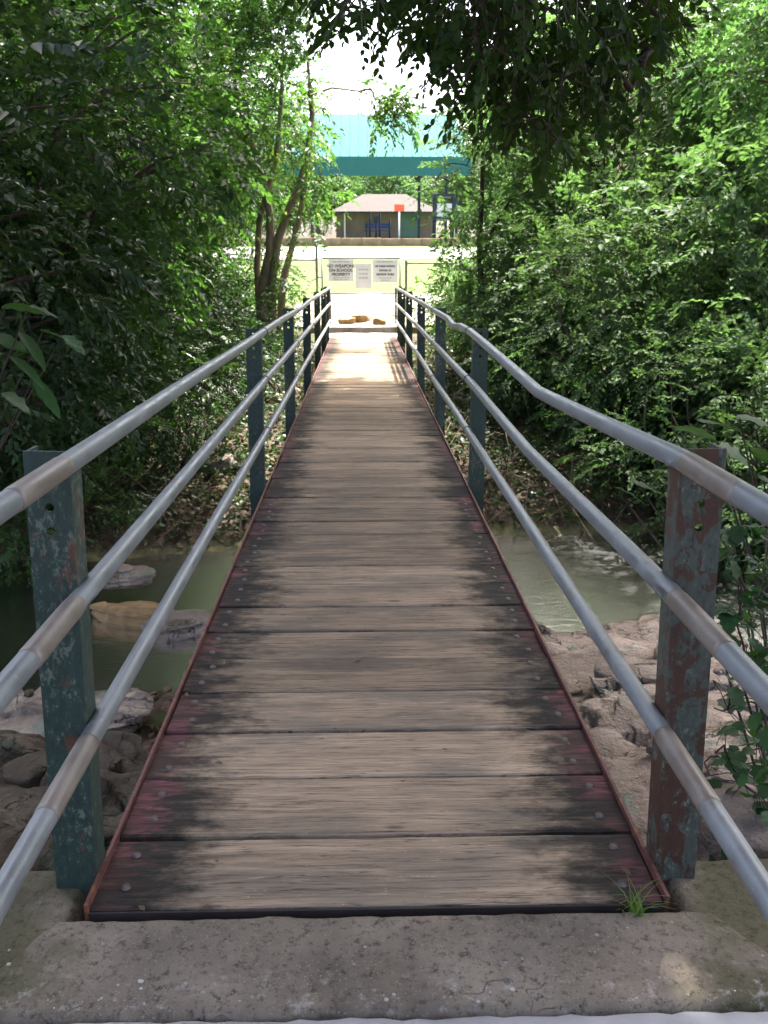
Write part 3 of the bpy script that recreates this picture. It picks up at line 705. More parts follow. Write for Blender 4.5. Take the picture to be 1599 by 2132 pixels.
for sx in (-1, 1):
    for hi in range(3):
        pts = rail_pts(sx, hi)
        o = tube('handrail', pts, [0.0235] * len(pts), M['galv'], None, 18); bpart(o)
        if sx > 0 and hi == 0: o['label'] = 'grey pipe handrail dented and kinked downwards in two places'
        s0 = min(pts, key=lambda p: abs(p[1] - 1.80)); z = s0[2]; x = s0[0]
        sl = Tubes()
        sl.add([(x, 1.615, z), (x, 1.63, z), (x, 1.90, z), (x, 1.915, z)], [0.0240, 0.0249, 0.0249, 0.0240], 18, True)
        so = sl.build('sleeve', M['sleeve'], None); so.parent = o; so.location = -(bridge.location + o.location)
    for y in POSTY[1:5]:
        for hi in range(3):
            pz = min(rail_pts(sx, hi), key=lambda p: abs(p[1] - y))
            o = tube('bracket', [(pz[0], y - 0.014, pz[2]), (pz[0], y - 0.012, pz[2]), (pz[0], y + 0.012, pz[2]), (pz[0], y + 0.014, pz[2])], [0.0245, 0.0275, 0.0275, 0.0245], M['bolt'], None, 12); bpart(o)
    o = tube('end_pipe', [(sx * 0.662, 19.05, 0.33), (sx * 0.662, 19.05, 0.7), (sx * 0.662, 19.05, 1.05)], [0.0235] * 3, M['galv'], None, 10); bpart(o)

# ------------------------------------------------------------------ gate, fence, signs
GY = 23.6; GZ = gz(0, GY)
def wire_panel(x0, x1, z0, z1, y, name, parent, zf=None):
    tb = Tubes(); s = 0.075; n = int((x1 - x0 + z1 - z0) / s) + 1
    for k in range(n):
        for sg in (1, -1):
            # line x - x0 = c + sg*(z - z0)
            c = k * s if sg < 0 else k * s - (z1 - z0)
            za, zb = z0, z1
            xa = x0 + c + (0 if sg > 0 else 0); xb = xa + sg * (z1 - z0)
            if sg < 0: xb = x0 + c - (z1 - z0)
            p, q = Vector((xa, y, za)), Vector((xb, y, zb))
            d = q - p
            t0, t1 = 0.0, 1.0
            if abs(d.x) > 1e-9:
                ta, tb_ = (x0 - p.x) / d.x, (x1 - p.x) / d.x
                t0, t1 = max(t0, min(ta, tb_)), min(t1, max(ta, tb_))
            if t1 - t0 < 0.01: continue
            tb.add([p + d * t0, p + d * t1], 0.0016, 3)
    o = tb.build(name, M['fence'], parent); o['kind'] = 'stuff'; return o
def ch(o, root): o.parent = root; o.location = o.location - root.location; return o
gate = empty('gate', (-0.03, GY, GZ)); tag(gate, 'low chain link gate with steel frame closing the path beyond the bridge', 'gate')
for x in (-1.0, 0.93): ch(tube('gate_stile', [(x, GY, 0.24), (x, GY, 1.67)], [0.021] * 2, M['fence']), gate)
for z in (0.26, 0.80, 1.655): ch(tube('gate_bar', [(-1.0, GY, z), (0.93, GY, z)], [0.018] * 2, M['fence']), gate)
ch(wire_panel(-1.0, 0.93, 0.26, 1.655, GY + 0.012, 'chain_link', None), gate)
for z in (0.55, 1.2): ch(tube('hinge', [(-1.13, GY, z), (-1.0, GY, z)], [0.02] * 2, M['fence']), gate)
def fence(x0, x1, posts, top, label, tall=None):
    r = empty('chain_link_fence', (posts[0], GY, gz(posts[0], GY))); tag(r, label, 'fence')
    for i, x in enumerate(posts):
        zt = (tall if (tall and i == 0) else top + 0.06)
        ch(tube('fence_post', [(x, GY, gz(x, GY) - 0.3), (x, GY, zt), (x, GY, zt + 0.03)], [0.032, 0.032, 0.018], M['fence']), r)
    ch(tube('top_rail', [(x0, GY, top), (x1, GY, top)], [0.02] * 2, M['fence']), r)
    ch(wire_panel(x0, x1, max(gz(x0, GY), gz(x1, GY)) + 0.04, top, GY + 0.015, 'chain_link', None), r)
fence(-7.4, -1.13, [-1.13, -3.2, -5.3, -7.4], 1.60, 'chain link fence ending at the tall gate post', 1.97)
fence(1.08, 7.4, [1.08, 3.2, 5.3, 7.4], 1.53, 'chain link fence ending at the shorter latch post')
def sign(x, z, w, h, lines, label, dy=-0.03, mat='sign', ink='ink'):
    r = empty('sign', (x, GY + dy, z - h / 2)); tag(r, label, 'sign')
    ch(box('board', (x, GY + dy, z), (w, 0.006, h), M[mat], None, 0.001), r)
    for text, tz, size, ik in lines:
        if isinstance(text, str):
            cu = bpy.data.curves.new('lettering', 'FONT'); cu.body = text; cu.size = size; cu.align_x = 'CENTER'; cu.align_y = 'CENTER'; cu.offset = 0.004
            tmp = bpy.data.objects.new('tmp_text', cu); C.objects.link(tmp)
            me = bpy.data.meshes.new_from_object(tmp.evaluated_get(bpy.context.evaluated_depsgraph_get()))
            bpy.data.objects.remove(tmp); me.name = 'lettering'; me.materials.clear()
            o = link('lettering', me, M[ik]); o.rotation_euler = (R(90), 0, 0); o.location = (x, GY + dy - 0.005, z + tz); ch(o, r)
        else:                                           # illegible words as printed bars
            tot = sum(text) + 0.5 * (len(text) - 1); cx = -tot / 2; bm = bmesh.new()
            for wd in text:
                for q in range(wd):
                    add_box(bm, (x + (cx + q + 0.5) * size, GY + dy - 0.0042, z + tz), (size * 0.7, 0.002, size * 1.3))
                cx += wd + 0.5
            ch(from_bm('lettering', bm, M[ik]), r)['kind'] = 'stuff'
sign(-0.535, 1.36, 0.62, 0.53, [([5, 7, 6], 0.205, 0.022, 'ink_pale'), ('NO WEAPONS', 0.10, 0.105, 'ink'), ('ON SCHOOL', 0.0, 0.10, 'ink'), ('PROPERTY', -0.10, 0.095, 'ink'), ([6, 4, 8, 3], -0.175, 0.018, 'ink_pale'), ([8, 5, 6], -0.22, 0.018, 'ink_pale')], 'white notice with bold black NO WEAPONS lettering on the gate')
sign(0.56, 1.34, 0.62, 0.55, [([4, 8, 6], 0.225, 0.021, 'ink_pale'), ([2, 5, 6], 0.12, 0.035, 'ink'), ([6, 2], 0.02, 0.036, 'ink'), ([6, 4], -0.075, 0.042, 'ink'), ([6, 4, 7], -0.16, 0.018, 'ink_pale'), ([7, 5], -0.215, 0.018, 'ink_pale')], 'white notice with three short bold lines of print on the gate')
sign(0.02, 1.22, 0.40, 0.60, [([3, 2, 3], 0.16, 0.026, 'ink_pale'), ([2, 3, 2], 0.06, 0.026, 'ink_pale'), ([3, 3, 2], -0.04, 0.026, 'ink_pale')], 'pale bluish narrow sheet hung lower between the two notices', -0.05)
for i, (px, py, Y, dm) in enumerate([(722, 668, 22.5, (0.40, 0.3, 0.26)), (752, 664, 22.8, (0.50, 0.36, 0.30)), (790, 672, 22.3, (0.36, 0.3, 0.30)), (772, 677, 22.15, (0.22, 0.2, 0.11)), (735, 676, 22.2, (0.26, 0.2, 0.1))]):
    a_ = P(px, py, Y); put_rock(a_.x, a_.y, dm, 30 + i, 'ochre stone lying on the pale path between bridge and gate', 'ochre stones before the gate', name='stone', mat=M['ochre'], sink=0.3, flat=0.4, rz=i * 0.9)

# ------------------------------------------------------------------ things beyond the gate
root = empty('retaining_wall', (0, 48.2, 2.4)); tag(root, 'low brown retaining wall along the far side of the pale road', 'wall')
rw = random.Random(3)
for i in range(40):
    ch(box('block', (-19.5 + i * 1.0 + rw.uniform(-.01, .01), 48.2 + rw.uniform(-.02, .02), 2.58 + rw.uniform(-.015, .015)), (0.985, 0.3, 0.50), M['brownwall'], None, 0.02), root)
pav = empty('pavilion', (2.0, 54, gz(2, 54))); tag(pav, 'open pavilion with bright teal metal roof and deep teal fascia', 'pavilion')
ey = 50.0; e0 = P(640, 366, ey).z; e1 = P(640, 326, ey).z; ridge = e1 + 3.05
x0, x1 = -6.2, 5.5
ridge = P(640, 237, ey + 8).z
bm = bmesh.new()
q = [bm.verts.new(c) for c in ((x0, ey, e1), (x1, ey, e1), (x1, ey + 8.0, ridge), (x0, ey + 8.0, ridge))]
q2 = [bm.verts.new(v.co - Vector((0, 0, 0.12))) for v in q]
bm.faces.new(q); bm.faces.new(q2[::-1])
for i in range(4): bm.faces.new((q[i], q2[i], q2[(i + 1) % 4], q[(i + 1) % 4]))
rf = ch(from_bm('roof', bm, M['teal_roof']), pav)
for i in range(24):
    xx = x0 + 0.6 + i * (x1 - x0 - 1.2) / 23; k = 2.0
    s = Tubes(); s.add([(xx, ey + 0.02, e1 + 0.02), (xx, ey + 4.0 * k, e1 + (ridge - e1) * k + 0.008)], 0.012, 4)
    o = s.build('seam', M['teal_roof']); o.parent = rf; o.location = -pav.location - rf.location
for y in (ey - 0.055,):
    ch(box('fascia', ((x0 + x1) / 2, y, (e0 + e1) / 2), (x1 - x0 + 0.2, 0.1, e1 - e0), M['teal_fascia']), pav)
for x in (-5.4, -2.6, 3.4, 5.0):
    for y in (ey + 0.8, ey + 7.2):
        if (x, y) == (3.4, ey + 0.8): continue
        ch(box('column', (x, y, (gz(x, y) - 0.2 + e1 - 0.13 + (y - ey) * (ridge - e1) / 8.0) / 2), (0.16, 0.16, e1 - 0.13 + (y - ey) * (ridge - e1) / 8.0 - gz(x, y) + 0.2), M['dark_post'], None, 0.01), pav)

# brick hut behind
by = 62.0; bz = gz(1, by)
hut = empty('brick_hut', (2.0, by + 2.5, bz)); tag(hut, 'low pinkish brick hut with brown shingle roof behind the pavilion', 'building')
hx0, hx1 = P(700, 450, by).x, P(905, 450, by).x
ze = P(800, 441, by).z; zr = P(800, 398, by).z
bm = bmesh.new(); add_box(bm, ((hx0 + hx1) / 2, by + 2.5, (bz - 0.4 + ze) / 2), (hx1 - hx0, 5.0, ze - bz + 0.4)); ch(from_bm('wall', bm, M['brick']), hut)
bm = bmesh.new(); c_ = (hx0 + hx1) / 2
q = [bm.verts.new(c) for c in ((hx0 - .35, by - .4, ze), (hx1 + .35, by - .4, ze), (hx1 + .35, by + 5.4, ze), (hx0 - .35, by + 5.4, ze), (c_ - 1.4, by + 2.5, zr), (c_ + 1.4, by + 2.5, zr))]
for f in ((0, 1, 5, 4), (2, 3, 4, 5), (1, 2, 5), (3, 0, 4), (0, 3, 2, 1)): bm.faces.new([q[i] for i in f])
ch(from_bm('roof', bm, M['shingle']), hut)
ch(box('eave_board', (c_, by - 0.43, ze - 0.05), (hx1 - hx0 + .8, 0.05, 0.10), M['dark_post']), hut)
a0, a1 = P(836, 0, by).x, P(880, 0, by).x
d_ = ch(box('door', ((a0 + a1) / 2, by - 0.03, (bz + ze) / 2 + .15), (a1 - a0, 0.08, ze - bz - 0.35), M['mural']), hut)
ch(box('vent', (P(866, 0, by).x, by - 0.10, P(866, 455, by).z), (0.30, 0.08, 0.18), M['dark_post']), hut)
ch(box('downpipe', (P(713, 0, by).x, by - 0.09, (bz + ze) / 2), (0.09, 0.09, ze - bz), M['white']), hut)
# bench, posts, red sign, play tower
yb = 53.5
bench = empty('park_bench', (P(790, 0, yb).x, yb, gz(1, yb))); tag(bench, 'blue steel bench standing among dark posts under the pavilion', 'bench')
bx0, bx1 = P(757, 0, yb).x, P(816, 0, yb).x; bzz = P(790, 481, yb).z
ch(box('seat', ((bx0 + bx1) / 2, yb, bzz), (bx1 - bx0, 0.4, 0.06), M['blue'], None, 0.01), bench)
for k in range(2): ch(box('back_slat', ((bx0 + bx1) / 2, yb + 0.24, bzz + 0.22 + 0.14 * k), (bx1 - bx0, 0.04, 0.11), M['blue'], None, 0.008), bench)
for x in (bx0 + .1, bx1 - .1):
    bm = bmesh.new(); g_ = gz(x, yb)
    add_box(bm, (x, yb + 0.2, (g_ + bzz + .4) / 2), (0.06, 0.05, bzz + .4 - g_)); add_box(bm, (x, yb - 0.16, (g_ + bzz) / 2), (0.06, 0.05, bzz - g_))
    ch(from_bm('leg', bm, M['dark_post']), bench)
yp = 52.4
for px, top in ((768, 443), (782, 462), (790, 443), (812, 458)):
    x = P(px, 0, yp).x; g_ = gz(x, yp); zt = P(px, top, yp).z
    r_ = empty('steel_post', (x, yp, g_)); lab = {768: 'tall dark steel post at the end of the blue bench', 782: 'dark post carrying a small black box beside the blue bench', 790: 'tall thin dark post in front of the blue bench middle', 812: 'short dark post by the open end of the blue bench'}[px]
    tag(r_, lab, 'post')
    ch(tube('shaft', [(x, yp, g_ - 0.1), (x, yp, zt)], [0.055] * 2, M['dark_post']), r_)
    if px == 782: ch(box('box', (x, yp - 0.02, zt + 0.12), (0.34, 0.2, 0.30), M['dark_post'], None, 0.02), r_)
    else: ch(tube('cap', [(x, yp, zt), (x, yp, zt + 0.03)], [0.065, 0.04], M['dark_post']), r_)
ys_ = 50.8 - 1.6; xs_ = P(833, 0, ys_).x; g_ = gz(xs_, ys_)
r_ = empty('signpost', (xs_, ys_, g_)); tag(r_, 'orange red sign plate on a slim white pole', 'sign')
ch(tube('pole', [(xs_, ys_, g_ - 0.2), (xs_, ys_, P(833, 428, ys_).z)], [0.045] * 2, M['white']), r_)
ch(box('plate', (xs_, ys_ - 0.06, P(833, 433, ys_).z), (0.50, 0.03, 0.34), M['red'], None, 0.008), r_)
yt = 51.5; tx0, tx1 = P(912, 0, yt).x, P(952, 0, yt).x; g_ = gz(tx0, yt)
tw = empty('play_tower', ((tx0 + tx1) / 2, yt, g_)); tag(tw, 'dark navy play tower with white panels half hidden by leaves', 'play tower')
for x in (tx0, tx1):
    for y in (yt, yt + 1.0): ch(box('post', (x, y, (g_ + P(0, 403, yt).z) / 2), (0.12, 0.12, P(0, 403, yt).z - g_), M['dark_post'], None, 0.01), tw)
ch(box('platform', ((tx0 + tx1) / 2, yt + 0.5, P(0, 453, yt).z), (tx1 - tx0 + .3, 1.3, 0.14), M['dark_post']), tw)
ch(box('canopy', ((tx0 + tx1) / 2, yt + 0.5, P(0, 405, yt).z), (tx1 - tx0 + .3, 1.3, 0.14), M['dark_post']), tw)
w_ = (tx1 - tx0)
for k in range(2): ch(box('panel', (tx0 + w_ * (0.28 + 0.46 * k), yt - 0.03, P(0, 436, yt).z), (w_ * 0.34, 0.05, 0.66), M['white'], None, 0.01), tw)

# ------------------------------------------------------------------ trees
def place(proto, x, y, s=1.0, rz=0.0, label=None, cat=None, group=None, dz=0.0, first=[]):
    o = proto if proto.name not in first else copy_tree(proto)
    first.append(proto.name)
    o.location = (x, y, gz(x, y) + dz); o.rotation_euler = (0, 0, rz); o.scale = (s, s, s)
    return tag(o, label, cat, group)
big1 = make_tree('leafy_tree', 11, 6.4, (0, 0, 4.7), (2.5, 2.5, 3.0), 84, (0.55, 0.95), 24, 11, 0.145, M['leaf_a'], M['bark'], 0.15, (0.4, 0.2), wr=0.56)
big2 = make_tree('leafy_tree', 23, 6.0, (0, 0, 4.4), (2.6, 2.4, 2.9), 80, (0.55, 0.95), 24, 11, 0.135, M['leaf_b'], M['bark_dark'], 0.16, (-0.3, 0.3))
big3 = make_tree('leafy_tree', 37, 6.6, (0, 0, 4.9), (2.2, 2.2, 3.1), 72, (0.5, 0.9), 24, 11, 0.13, M['leaf_c'], M['bark'], 0.13, (0.2, -0.4), wr=0.58)
sh1 = make_tree('shrub', 41, 1.7, (0, 0, 1.15), (1.15, 1.15, 1.05), 34, (0.38, 0.6), 28, 11, 0.092, M['leaf_b'], M['bark_dark'], 0.03, stems=4, spray_len=0.32)
sh2 = make_tree('shrub', 53, 1.9, (0, 0, 1.25), (1.2, 1.1, 1.15), 34, (0.38, 0.6), 28, 11, 0.085, M['leaf_a'], M['bark_dark'], 0.03, stems=5, spray_len=0.32)
sh3 = make_tree('airy_shrub', 67, 2.2, (0, 0, 1.5), (1.35, 1.3, 1.35), 40, (0.4, 0.65), 24, 13, 0.092, M['leaf_c'], M['bark'], 0.03, stems=5, spray_len=0.42, wr=0.55, droop=0.3, ang=1.1)
LL = ' leafy tree in the thicket around the forked multi-trunk tree'; LG = 'thicket trees around the forked tree'
RL = ' leafy tree in the thicket around the slender dark sapling'; RG = 'thicket trees around the sapling'
SL = 'bushy dark shrub on the bank under the forked tree thicket'; SGp = 'shrubs under the forked tree thicket'
SR = 'bushy shrub on the bank under the sapling thicket'; SRG = 'shrubs under the sapling thicket'
FR = 'airy light green shrub on the bank behind the dented handrail'; FRG = 'airy shrubs behind the dented handrail'
rt = random.Random(12)
for pr, x, y, s in [(big2, -4.4, 9.2, 0.92), (big1, -3.9, 12.6, 0.9), (big2, -6.4, 12.4, 1.05), (big1, -5.2, 15.8, 1.0), (big2, -8.2, 16.4, 1.15), (big3, -4.0, 19.6, 0.85), (big1, -7.2, 20.6, 1.1), (big2, -10.6, 20, 1.2), (big1, -9.6, 26, 1.3), (big1, -3.9, 24.6, 1.0), (big2, -6.4, 27.5, 1.2)]:
    place(pr, x, y, s, rt.uniform(0, 6.28), {id(big1): 'mid green', id(big2): 'dark green', id(big3): 'pale green'}[id(pr)] + LL, 'tree', LG, -0.1)
for pr, x, y, s in [(big3, 4.6, 17.2, 0.85), (big3, 7.0, 13.4, 1.0), (big3, 7.4, 16.2, 1.05), (big1, 8.8, 19.6, 1.2), (big3, 5.6, 21.6, 1.0), (big3, 8.8, 10.2, 1.05), (big1, 10.8, 15.0, 1.2), (big2, 10.5, 25, 1.3), (big1, 5.6, 26.5, 1.0)]:
    place(pr, x, y, s, rt.uniform(0, 6.28), {id(big1): 'mid green', id(big2): 'dark green', id(big3): 'pale green'}[id(pr)] + RL, 'tree', RG, -0.1)
for i, (x, y, s) in enumerate([(-2.5, 12.2, 0.8), (-3.6, 11.4, 1.0), (-2.4, 14.6, 0.85), (-3.8, 13.6, 1.1), (-2.2, 17.2, 0.8), (-3.4, 16.2, 1.0), (-5.2, 10.8, 1.1), (-4.8, 14.4, 1.2), (-6.6, 14.0, 1.2), (-2.9, 19.6, 0.9), (-4.6, 18.2, 1.1), (-6.4, 17.6, 1.3), (-5.6, 20.4, 1.1), (-3.4, 9.6, 0.8), (-2.0, 15.6, 0.55), (-7.4, 11.6, 1.3), (-8.6, 14.2, 1.3), (-2.3, 21.2, 0.95), (-3.3, 22.4, 1.2), (-4.6, 21.6, 1.5), (-6.2, 22.4, 1.7), (-8.0, 22.0, 1.8), (-7.2, 18.6, 1.5), (-9.6, 18.0, 1.7), (-3.9, 20.4, 1.2), (-10.8, 23, 1.9)]):
    place((sh1, sh2)[i % 2], x, y, s, rt.uniform(0, 6.28), ('dark green', 'mid green')[i % 2] + ' bushy shrub ' + ('on the creek bank slope below' if y < 14.5 else 'growing close around' if y < 19 else 'before the chain link fence behind') + ' the forked multi-trunk tree', 'shrub', SGp, -0.1)
for i, (x, y, s) in enumerate([(2.6, 16.6, 0.8), (3.4, 14.6, 0.9), (2.6, 18.6, 0.8), (3.6, 12.6, 0.8), (4.8, 15.2, 1.1), (3.8, 17.4, 1.0), (5.6, 18.8, 1.2), (4.4, 11.4, 0.85), (6.4, 12.6, 1.2), (2.35, 14.2, 0.6), (3.0, 20.8, 0.8), (7.2, 17.8, 1.3), (5.8, 10.6, 1.0), (8.4, 13.4, 1.3), (2.35, 20.0, 0.9), (3.6, 19.4, 1.3), (3.0, 22.2, 1.0), (4.2, 21.6, 1.5), (5.6, 22.0, 1.7), (7.4, 22.0, 1.8), (4.6, 19.6, 1.5), (9.4, 21.6, 1.9), (2.7, 17.2, 1.0), (6.6, 19.8, 1.6)]):
    place((sh2, sh1)[i % 2], x, y, s, rt.uniform(0, 6.28), ('mid green', 'dark green')[i % 2] + ' bushy shrub ' + ('on the creek bank slope below' if y < 14.5 else 'growing close around' if y < 19 else 'before the chain link fence behind') + ' the slender sapling', 'shrub', SRG, -0.1)
for i, (x, y, s) in enumerate([(3.9, 10.4, 0.95), (4.9, 9.4, 1.05), (5.6, 13.8, 1.6), (6.4, 11.6, 1.5), (4.9, 16.4, 1.5), (3.7, 15.4, 1.2), (7.6, 12.0, 1.6), (3.6, 13.2, 1.1), (5.4, 12.2, 1.3), (2.75, 15.6, 0.95), (6.4, 9.8, 1.3), (4.4, 14.0, 1.2)]):
    place(sh3, x, y, s, rt.uniform(0, 6.28), ('tall ' if s > 1.25 else 'low ') + FR, 'shrub', FRG, 0.0)

# forked multi-trunk tree by the far end of the bridge
def special_tree(name, loc, stems, clumps, center, n_spray, nl, leaf, lmat, bmat, seed, label, limb=0.03, fine=False, droop=0.25, spray_len=0.4, twigs=False, wr=0.48, extra=(), expo=2.0):
    rg = np.random.default_rng(seed); root = empty(name, loc); tag(root, label, 'tree'); L0 = Vector(loc); tb = Tubes(); lines = []
    for pts, rad in stems:
        pts = [Vector(p) - L0 for p in pts]; tb.add(pts, rad, 9); lines += list(zip(pts, rad))
    for pts, rad in extra: tb.add([Vector(p) - L0 for p in pts], rad, 5)
    cl = [(np.array(Vector(c) - L0), r) for c, r in clumps]
    nodes = [(p, -1) for p, q in lines]; cen = [Vector(c) for c, r in cl]; left = list(range(len(cen)))
    best = {i: min(((nodes[k][0] - cen[i]).length + 0.6 * max(0, nodes[k][0].z - cen[i].z), k) for k in range(len(nodes))) for i in left}
    edges = []
    while left:
        i = min(left, key=lambda j: best[j][0]); left.remove(i); k = best[i][1]
        nodes.append((cen[i], k)); me_ = len(nodes) - 1; edges.append((k, me_))
        for j in left:
            dj = (cen[j] - cen[i]).length
            if dj < best[j][0]: best[j] = (dj, me_)
    cnt = [1] * len(nodes)
    for k, m in reversed(edges): cnt[k] += cnt[m]
    for k, m in edges:
        a_, b_ = nodes[k][0], nodes[m][0]; ra = limb * 0.28 * math.sqrt(cnt[m]); ra = min(ra, limb * 1.6)
        ln_ = (b_ - a_).length; mid_ = [a_.lerp(b_, f_) + Vector((rg.normal(0, .09), rg.normal(0, .09), rg.normal(0, .05) + 0.06)) * ln_ for f_ in (0.33, 0.67)]
        tb.add([a_] + mid_ + [b_], [ra, ra * 0.9, ra * 0.8, ra * 0.6], 5)
    tw = tb if twigs else None
    foliage('crown', cl, np.array(Vector(center) - L0), n_spray, nl, leaf, lmat, root, seed, spray_len, fine, droop, wr, tw, expo=expo)
    tb.build('trunk', bmat, root); return root
fy = 18.4
def FP(px, py, dy=0.0): return P(px, py, fy + dy)
fb = FP(552, 655); fb.z = gz(fb.x, fb.y) - 0.1
stems = [([fb, FP(545, 600), FP(562, 520), FP(562, 450), FP(545, 360), FP(520, 290), FP(498, 225), FP(480, 120, .3)], [0.11, .095, .085, .075, .06, .05, .045, .025]),
         ([fb + Vector((0.1, 0.05, 0)), FP(566, 590), FP(578, 500), FP(600, 440), FP(622, 390), FP(640, 330), FP(650, 240), FP(640, 120)], [0.10, .09, .085, .08, .075, .06, .05, .025]),
         ([fb + Vector((0.22, 0.1, 0)), FP(590, 580, .2), FP(612, 500, .2), FP(628, 430, .2), FP(640, 340, .2)], [0.08, .07, .06, .055, .04]),
         ([fb + Vector((-0.1, 0.1, 0)), FP(535, 560, .3), FP(540, 460, .3), FP(575, 330, .3), FP(585, 220, .3), FP(590, 80, .3)], [0.07, .065, .06, .05, .04, .02])]
rg = np.random.default_rng(5); cl = []
for px, py, r in [(440, 60, .8), (520, 40, .8), (590, 60, .7), (640, 90, .6), (480, 140, .8), (560, 140, .7), (630, 170, .6), (665, 230, .55), (690, 280, .45), (610, 230, .6), (540, 230, .6), (640, 300, .5), (470, 260, .7), (420, 180, .8), (700, 320, .3), (675, 180, .45), (600, 20, .7), (480, -40, .9), (560, -60, .8), (640, -20, .6), (430, 340, .6), (480, 400, .55), (450, 470, .5), (660, 390, .5), (690, 425, .42), (670, 470, .4), (640, 430, .45), (690, 390, .35), (630, 520, .35), (600, 590, .4), (510, 580, .5), (600, 320, .35), (500, 330, .4), (440, -120, 1.0), (620, -120, .7)]:
    for k in range(2): cl.append((P(px + rg.normal(0, 12) - (28 if px > 620 else 8), py + rg.normal(0, 14), fy + rg.normal(0, .7)), r * (0.62 if px > 620 else 0.85)))
ext = []
for px, py, r in [(782, 215, .14), (800, 240, .16), (828, 225, .14), (792, 262, .1), (845, 245, .1), (840, 200, .1), (772, 185, .07), (805, 195, .12), (812, 215, .14)]:
    for k in range(4): cl.append((P(px + rg.normal(0, 9), py + rg.normal(0, 9), fy + rg.normal(0, .15)), r))
ext.append(([FP(650, 240), FP(690, 205), FP(738, 188), FP(785, 205), FP(830, 225)], [.014, .011, .008, .006, .003]))
special_tree('forked_tree', fb, stems, cl, FP(560, 200), 58, 11, 0.12, M['leaf_y'], M['bark_pale'], 77, 'multi-trunk forked tree with pale bark at the far end of the bridge', 0.016, extra=ext)

# slender sapling on the opposite side
sy = 16.6
sb = P(1000, 640, sy); sb.z = gz(sb.x, sb.y) - 0.1
stems = [([sb, P(1003, 600, sy), P(998, 500, sy), P(1003, 420, sy), P(1006, 320, sy), P(1000, 220, sy), P(1010, 60, sy)], [0.075, .06, .05, .042, .036, .03, .012])]
cl = []
for px, py, r in [(960, 300, .3), (1000, 260, .42), (1040, 300, .45), (985, 200, .4), (1030, 180, .5), (950, 500, .32), (960, 580, .35), (975, 440, .3), (985, 380, .3), (1045, 420, .5), (1060, 520, .55), (1080, 360, .55), (945, 550, .26), (1000, 640, .5), (1050, 620, .5), (960, 640, .35), (1010, 100, .5), (1060, 80, .6), (985, 330, .28), (925, 360, .18), (900, 375, .16)]:
    for k in range(2): cl.append((P(px + rg.normal(0, 8), py + rg.normal(0, 12), sy + rg.normal(0, .4)), r))
ext = [([P(1003, 420, sy), P(960, 390, sy), P(920, 370, sy), P(880, 372, sy)], [.018, .012, .008, .004]), ([P(998, 560, sy), P(1025, 480, sy - .3), P(1060, 420, sy - .5), P(1110, 390, sy - .6)], [.04, .032, .022, .012])]
special_tree('sapling', sb, stems, cl, P(1010, 350, sy), 56, 11, 0.11, M['leaf_c'], M['bark_dark'], 88, 'slender dark trunked sapling with bright leaves beside the far railing', 0.02, extra=ext)

# big tree whose boughs hang over the near part of the bridge
tb0 = Vector((3.1, 1.2, -0.5)); oy = 4.8
stems = [([tb0, Vector((3.05, 1.4, 1.2)), Vector((2.9, 1.9, 2.6)), Vector((2.5, 2.8, 3.6)), Vector((1.7, 4.0, 4.2)), Vector((0.6, 5.2, 4.5))], [.24, .2, .17, .13, .09, .04]),
         ([Vector((2.9, 1.9, 2.6)), Vector((2.7, 3.4, 3.5)), Vector((2.3, 5.2, 3.6)), Vector((1.8, 6.6, 3.5))], [.12, .1, .07, .03]),
         ([Vector((3.05, 1.4, 1.2)), Vector((3.0, 0.6, 3.2)), Vector((2.0, -.4, 4.6)), Vector((0.6, -.9, 5.2))], [.15, .12, .08, .04])]
cl = []
for px, py, r in [(735, 10, .16), (745, 60, .12), (740, 100, .07), (800, 20, .18), (860, 40, .18), (905, 90, .14), (900, 140, .06), (930, 30, .26), (975, 80, .26), (985, 160, .22), (975, 225, .14), (1040, 60, .32), (1050, 150, .28), (1060, 220, .22), (1100, 260, .2), (1110, 320, .13), (1080, 290, .14), (1150, 100, .34), (1160, 200, .28), (1200, 260, .2), (1250, 60, .36), (1270, 160, .3), (1300, 230, .2), (1330, 60, .26), (1350, 140, .14), (690, -20, .2), (660, 0, .14), (1010, 0, .34), (1130, 20, .36), (1230, 0, .36), (1330, 0, .26), (1020, 260, .12), (1140, 345, .08), (1230, 290, .1)]:
    cl.append((P(px + 12, py - 45, oy + rg.normal(0, .45)), r * 0.95))
for _ in range(90):
    cl.append((Vector((rg.uniform(-2.6, 4.6), rg.uniform(-1.5, 8.0), rg.uniform(4.9, 6.6))), rg.uniform(.45, .75)))  # extra clumps above the view, added to shade the deck
special_tree('overhanging_tree', tb0, stems, cl, Vector((1.5, 4, 5)), 95, 9, 0.06, M['leaf_over'], M['bark_dark'], 99, 'dark leafy tree whose low boughs hang over the near half of the bridge', 0.014, True, 0.22, 0.18, True, 0.62, (), 1.35)
